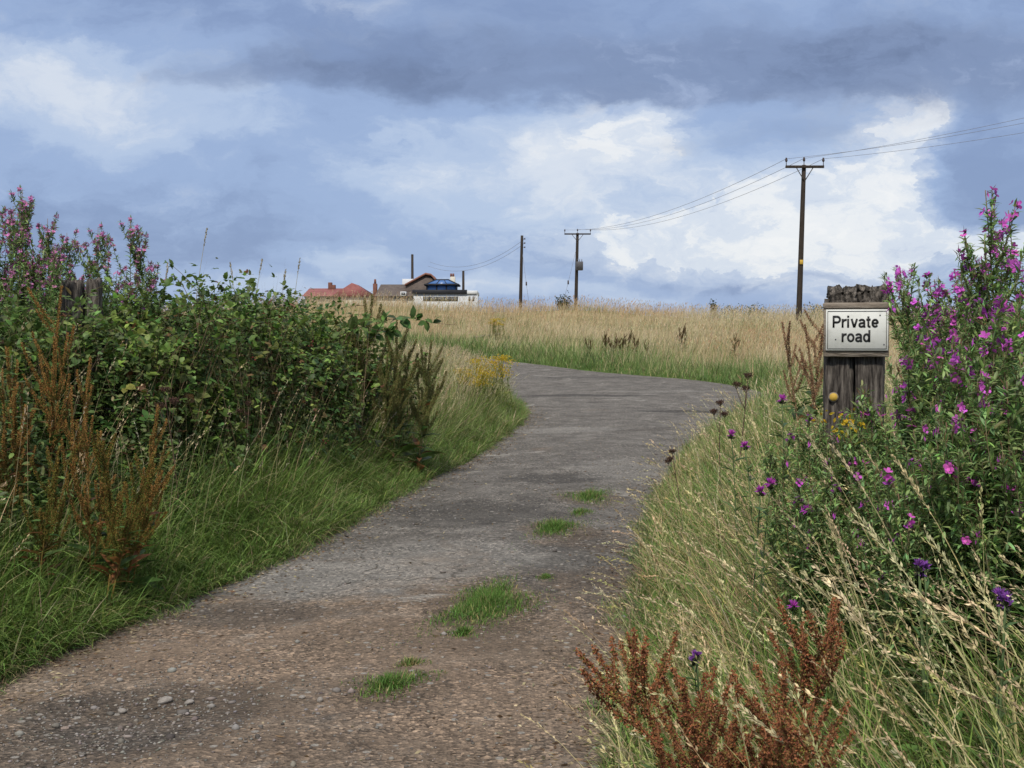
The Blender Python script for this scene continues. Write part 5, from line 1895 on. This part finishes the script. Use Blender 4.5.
c0, c1 = Q(447.8, 274.2), Q(452.8, 284)
b = Acc(); box(b, (c0[0], 6.2, c1[1] - 1.5), (c1[0], 7.0, c0[1]), (.5, .5, .5), .03)
ch = b.obj('chimney', M_WALLC, r)
for px in (448.5, 450.8):
    xa = Q(px, 280)[0]
    b = Acc(); tube(b, [(xa, 6.6, c0[1] - .03), (xa, 6.6, c0[1] + .25), (xa, 6.6, Q(px, 270.8)[1])], .14, .12, (.5, .5, .5), 8); b.obj('chimney_pot', M_BRICK, ch)

# ------------------------------------------------------------------ world: sky with broken cloud
SUN_EL, SUN_AZ = math.radians(50), math.radians(-168)     # azimuth from +Y towards +X
W = bpy.data.worlds.new("World")
SC.world = W
W.use_nodes = True
nt = W.node_tree
for n_ in list(nt.nodes):
    nt.nodes.remove(n_)
sky = nd(nt, 'ShaderNodeTexSky', sky_type='NISHITA', sun_disc=False)
sky.sun_elevation = SUN_EL
sky.sun_rotation = SUN_AZ
sky.air_density = 1.0
sky.dust_density = 1.0
tc = nd(nt, 'ShaderNodeTexCoord')
sep = nd(nt, 'ShaderNodeSeparateXYZ')
lk(nt, tc.outputs['Generated'], sep.inputs[0])

def mth(op, a_, b_=None, c_=None, clamp=False):
    n_ = nt.nodes.new('ShaderNodeMath')
    n_.operation = op
    n_.use_clamp = clamp
    for i, v in enumerate((a_, b_, c_)):
        if v is None:
            continue
        if hasattr(v, 'is_linked'):
            nt.links.new(v, n_.inputs[i])
        else:
            n_.inputs[i].default_value = v
    return n_.outputs[0]

yy = mth('MAXIMUM', mth('ABSOLUTE', sep.outputs[1]), .12)
u0 = mth('DIVIDE', sep.outputs[0], yy)
v0 = mth('DIVIDE', sep.outputs[2], yy)

def vec(u, v, w=0.0):
    c = nt.nodes.new('ShaderNodeCombineXYZ')
    for i, q in enumerate((u, v, w)):
        if hasattr(q, 'is_linked'):
            nt.links.new(q, c.inputs[i])
        else:
            c.inputs[i].default_value = q
    return c.outputs[0]

def noise(scale, detail, rough, su=1.0, sv=1.0, w=0.0, u=None, v=None, dist=0.0):
    n_ = nd(nt, 'ShaderNodeTexNoise', i_Scale=scale, i_Detail=detail, i_Roughness=rough, i_Distortion=dist)
    lk(nt, vec(mth('MULTIPLY', u or u0, su), mth('MULTIPLY', v or v0, sv), w), n_.inputs['Vector'])
    return n_.outputs['Fac']

# warp, so nothing keeps a clean outline
w1 = mth('SUBTRACT', noise(8, 7, .62, 1, 1.8, 3.1), .5)
w2 = mth('SUBTRACT', noise(8, 7, .62, 1, 1.8, 8.4), .5)
u = mth('ADD', u0, mth('MULTIPLY', w1, .15))
v = mth('ADD', v0, mth('MULTIPLY', w2, .06))


def blob(cx, cy, sx, sy, wt, hard=1.0):
    a_ = mth('MULTIPLY', mth('SUBTRACT', u, (cx - 512) / F), F / sx)
    b_ = mth('MULTIPLY', mth('SUBTRACT', v, (337 - cy) / F), F / sy)
    q = mth('ADD', mth('MULTIPLY', a_, a_), mth('MULTIPLY', b_, b_))
    if hard > 1:
        q = mth('POWER', q, hard)
    return mth('MULTIPLY', mth('POWER', 2.718, mth('MULTIPLY', q, -1.0)), wt)


def total(lst, start):
    s_ = start
    for t_ in lst:
        s_ = mth('ADD', s_, blob(*t_))
    return s_


def soft(x_, a_, b_):
    m_ = nd(nt, 'ShaderNodeMapRange', interpolation_type='SMOOTHSTEP')
    m_.inputs['From Min'].default_value = a_
    m_.inputs['From Max'].default_value = b_
    lk(nt, x_, m_.inputs['Value'])
    return m_.outputs[0]


fb1 = mth('SUBTRACT', noise(9, 9, .62, 1, 1.9, 1.0, u, v), .5)
fb2 = mth('SUBTRACT', noise(30, 6, .65, 1, 1.6, 5.0, u, v), .5)
fb3 = mth('SUBTRACT', noise(4.2, 7, .58, 1, 2.3, 9.0, u, v), .5)
# far veil: blue-grey deck with paler breaks
TONE = [(60, 90, 170, 34, .30), (240, 130, 300, 34, .12), (560, 160, 150, 50, .18), (370, 185, 100, 24, .12), (350, 258, 55, 14, .26),
        (440, 292, 260, 16, .30), (760, 200, 280, 80, .22), (100, 220, 200, 50, -.06), (720, 284, 230, 10, -.14), (990, 165, 70, 50, -.22), (500, 225, 80, 40, .08)]
tone = total(TONE, .36)
over = soft(v0, .32, 1.1)
tone = mth('ADD', tone, mth('MULTIPLY', over, .42))
tone = mth('ADD', tone, mth('MULTIPLY', fb1, .45))
tone = mth('ADD', tone, mth('MULTIPLY', fb3, .40))
tone = mth('ADD', tone, mth('MULTIPLY', fb2, .14))
rp = ramp(nt, [(.0, (.165, .23, .40)), (.25, (.24, .33, .55)), (.42, (.335, .45, .695)), (.56, (.47, .58, .785)), (.72, (.70, .76, .865)), (.92, (.88, .90, .925))], 'EASE')
lk(nt, tone, rp.inputs[0])
skyc = rp.outputs[0]
# sunlit cumulus: crisp billows, shaded pale blue below
CUM = [(660, 128, 70, 32, .62), (560, 150, 110, 34, .30), (840, 220, 110, 70, .70), (715, 235, 150, 46, .55), (895, 130, 52, 52, .62), (985, 238, 70, 22, .60), (570, 245, 120, 28, .22),
       (1100, 240, 80, 40, .6), (770, 130, 80, 24, -.55), (992, 160, 48, 42, -.8), (770, 96, 60, 9, .3), (40, 62, 90, 20, .25), (365, 15, 40, 10, .3), (400, 170, 60, 14, .2)]
cm = total(CUM, 0.0)
cm = mth('ADD', cm, mth('MULTIPLY', fb1, .95))
cm = mth('ADD', cm, mth('MULTIPLY', fb2, .42))
mask = mth('MAXIMUM', mth('MULTIPLY', soft(cm, .43, .52), .92), mth('MULTIPLY', soft(cm, .02, .70), .75))
sh = mth('ADD', mth('MULTIPLY', fb1, .9), mth('ADD', mth('MULTIPLY', fb2, 1.0), mth('MULTIPLY', mth('SUBTRACT', cm, .5), .45)))
cr = ramp(nt, [(.0, (.50, .58, .76)), (.38, (.72, .78, .88)), (.62, (.90, .915, .935)), (.8, (.96, .96, .96))], 'EASE')
lk(nt, mth('ADD', sh, .42), cr.inputs[0])
skyc = mixn(nt, mask, skyc, cr.outputs[0])
# near, low slate clouds with flat bases, drawn over the rest
DARK = [(310, 80, 180, 16, .36, 1.5), (560, 62, 300, 34, .55, 1.3), (880, 55, 260, 40, .60, 1.3), (650, 94, 220, 13, .45, 1.4), (540, 8, 180, 22, .32), (1010, 95, 120, 40, .40), (770, 132, 80, 18, .42), (120, 18, 150, 16, .15), (690, 148, 60, 12, .22), (980, 185, 40, 25, .25)]
dk = total(DARK, 0.0)
dk = mth('ADD', dk, mth('MULTIPLY', fb1, 1.1))
dk = mth('ADD', dk, mth('MULTIPLY', fb2, .35))
dmask = soft(dk, .10, .75)
dr = ramp(nt, [(.0, (.15, .20, .34)), (.4, (.215, .285, .465)), (.75, (.35, .435, .64)), (1, (.52, .61, .78))], 'EASE')
lk(nt, mth('ADD', mth('ADD', mth('MULTIPLY', fb3, 1.6), mth('MULTIPLY', fb2, .9)), .40), dr.inputs[0])
dm_ = mth('MULTIPLY', dmask, mth('SUBTRACT', 1.0, over))
skyc = mixn(nt, mth('MULTIPLY', dm_, .93), skyc, dr.outputs[0])
cloud = mixn(nt, 1.0, skyc, (10, 10, 10), 'MULTIPLY')
final = mixn(nt, .9, sky.outputs[0], cloud)
bg = nd(nt, 'ShaderNodeBackground', i_Strength=.1)
lk(nt, final, bg.inputs['Color'])
wo = nd(nt, 'ShaderNodeOutputWorld')
lk(nt, bg.outputs[0], wo.inputs[0])

sd = bpy.data.lights.new('sun', 'SUN')
sd.energy = 3.7
sd.angle = math.radians(6)
sd.color = (1.0, .95, .87)
so = bpy.data.objects.new('sun', sd)
COL.objects.link(so)
so.location = (-20, -10, 30)
dirv = Vector((math.sin(SUN_AZ) * math.cos(SUN_EL), math.cos(SUN_AZ) * math.cos(SUN_EL), math.sin(SUN_EL)))
so.rotation_euler = dirv.to_track_quat('Z', 'Y').to_euler()

# ------------------------------------------------------------------ render settings
SC.view_settings.view_transform = 'Standard'
SC.view_settings.look = 'None'
SC.view_settings.gamma = 1.0
SC.view_settings.exposure = 0.0
SC.render.engine = 'CYCLES'
SC.cycles.max_bounces = 4
SC.cycles.diffuse_bounces = 2
SC.cycles.transmission_bounces = 4
SC.cycles.use_denoising = True
for o in [q for q in bpy.data.objects if '_h' in q]:
    if o.name not in used:
        for c in list(o.children):
            bpy.data.objects.remove(c)
        bpy.data.objects.remove(o)
    else:
        del o['_h']
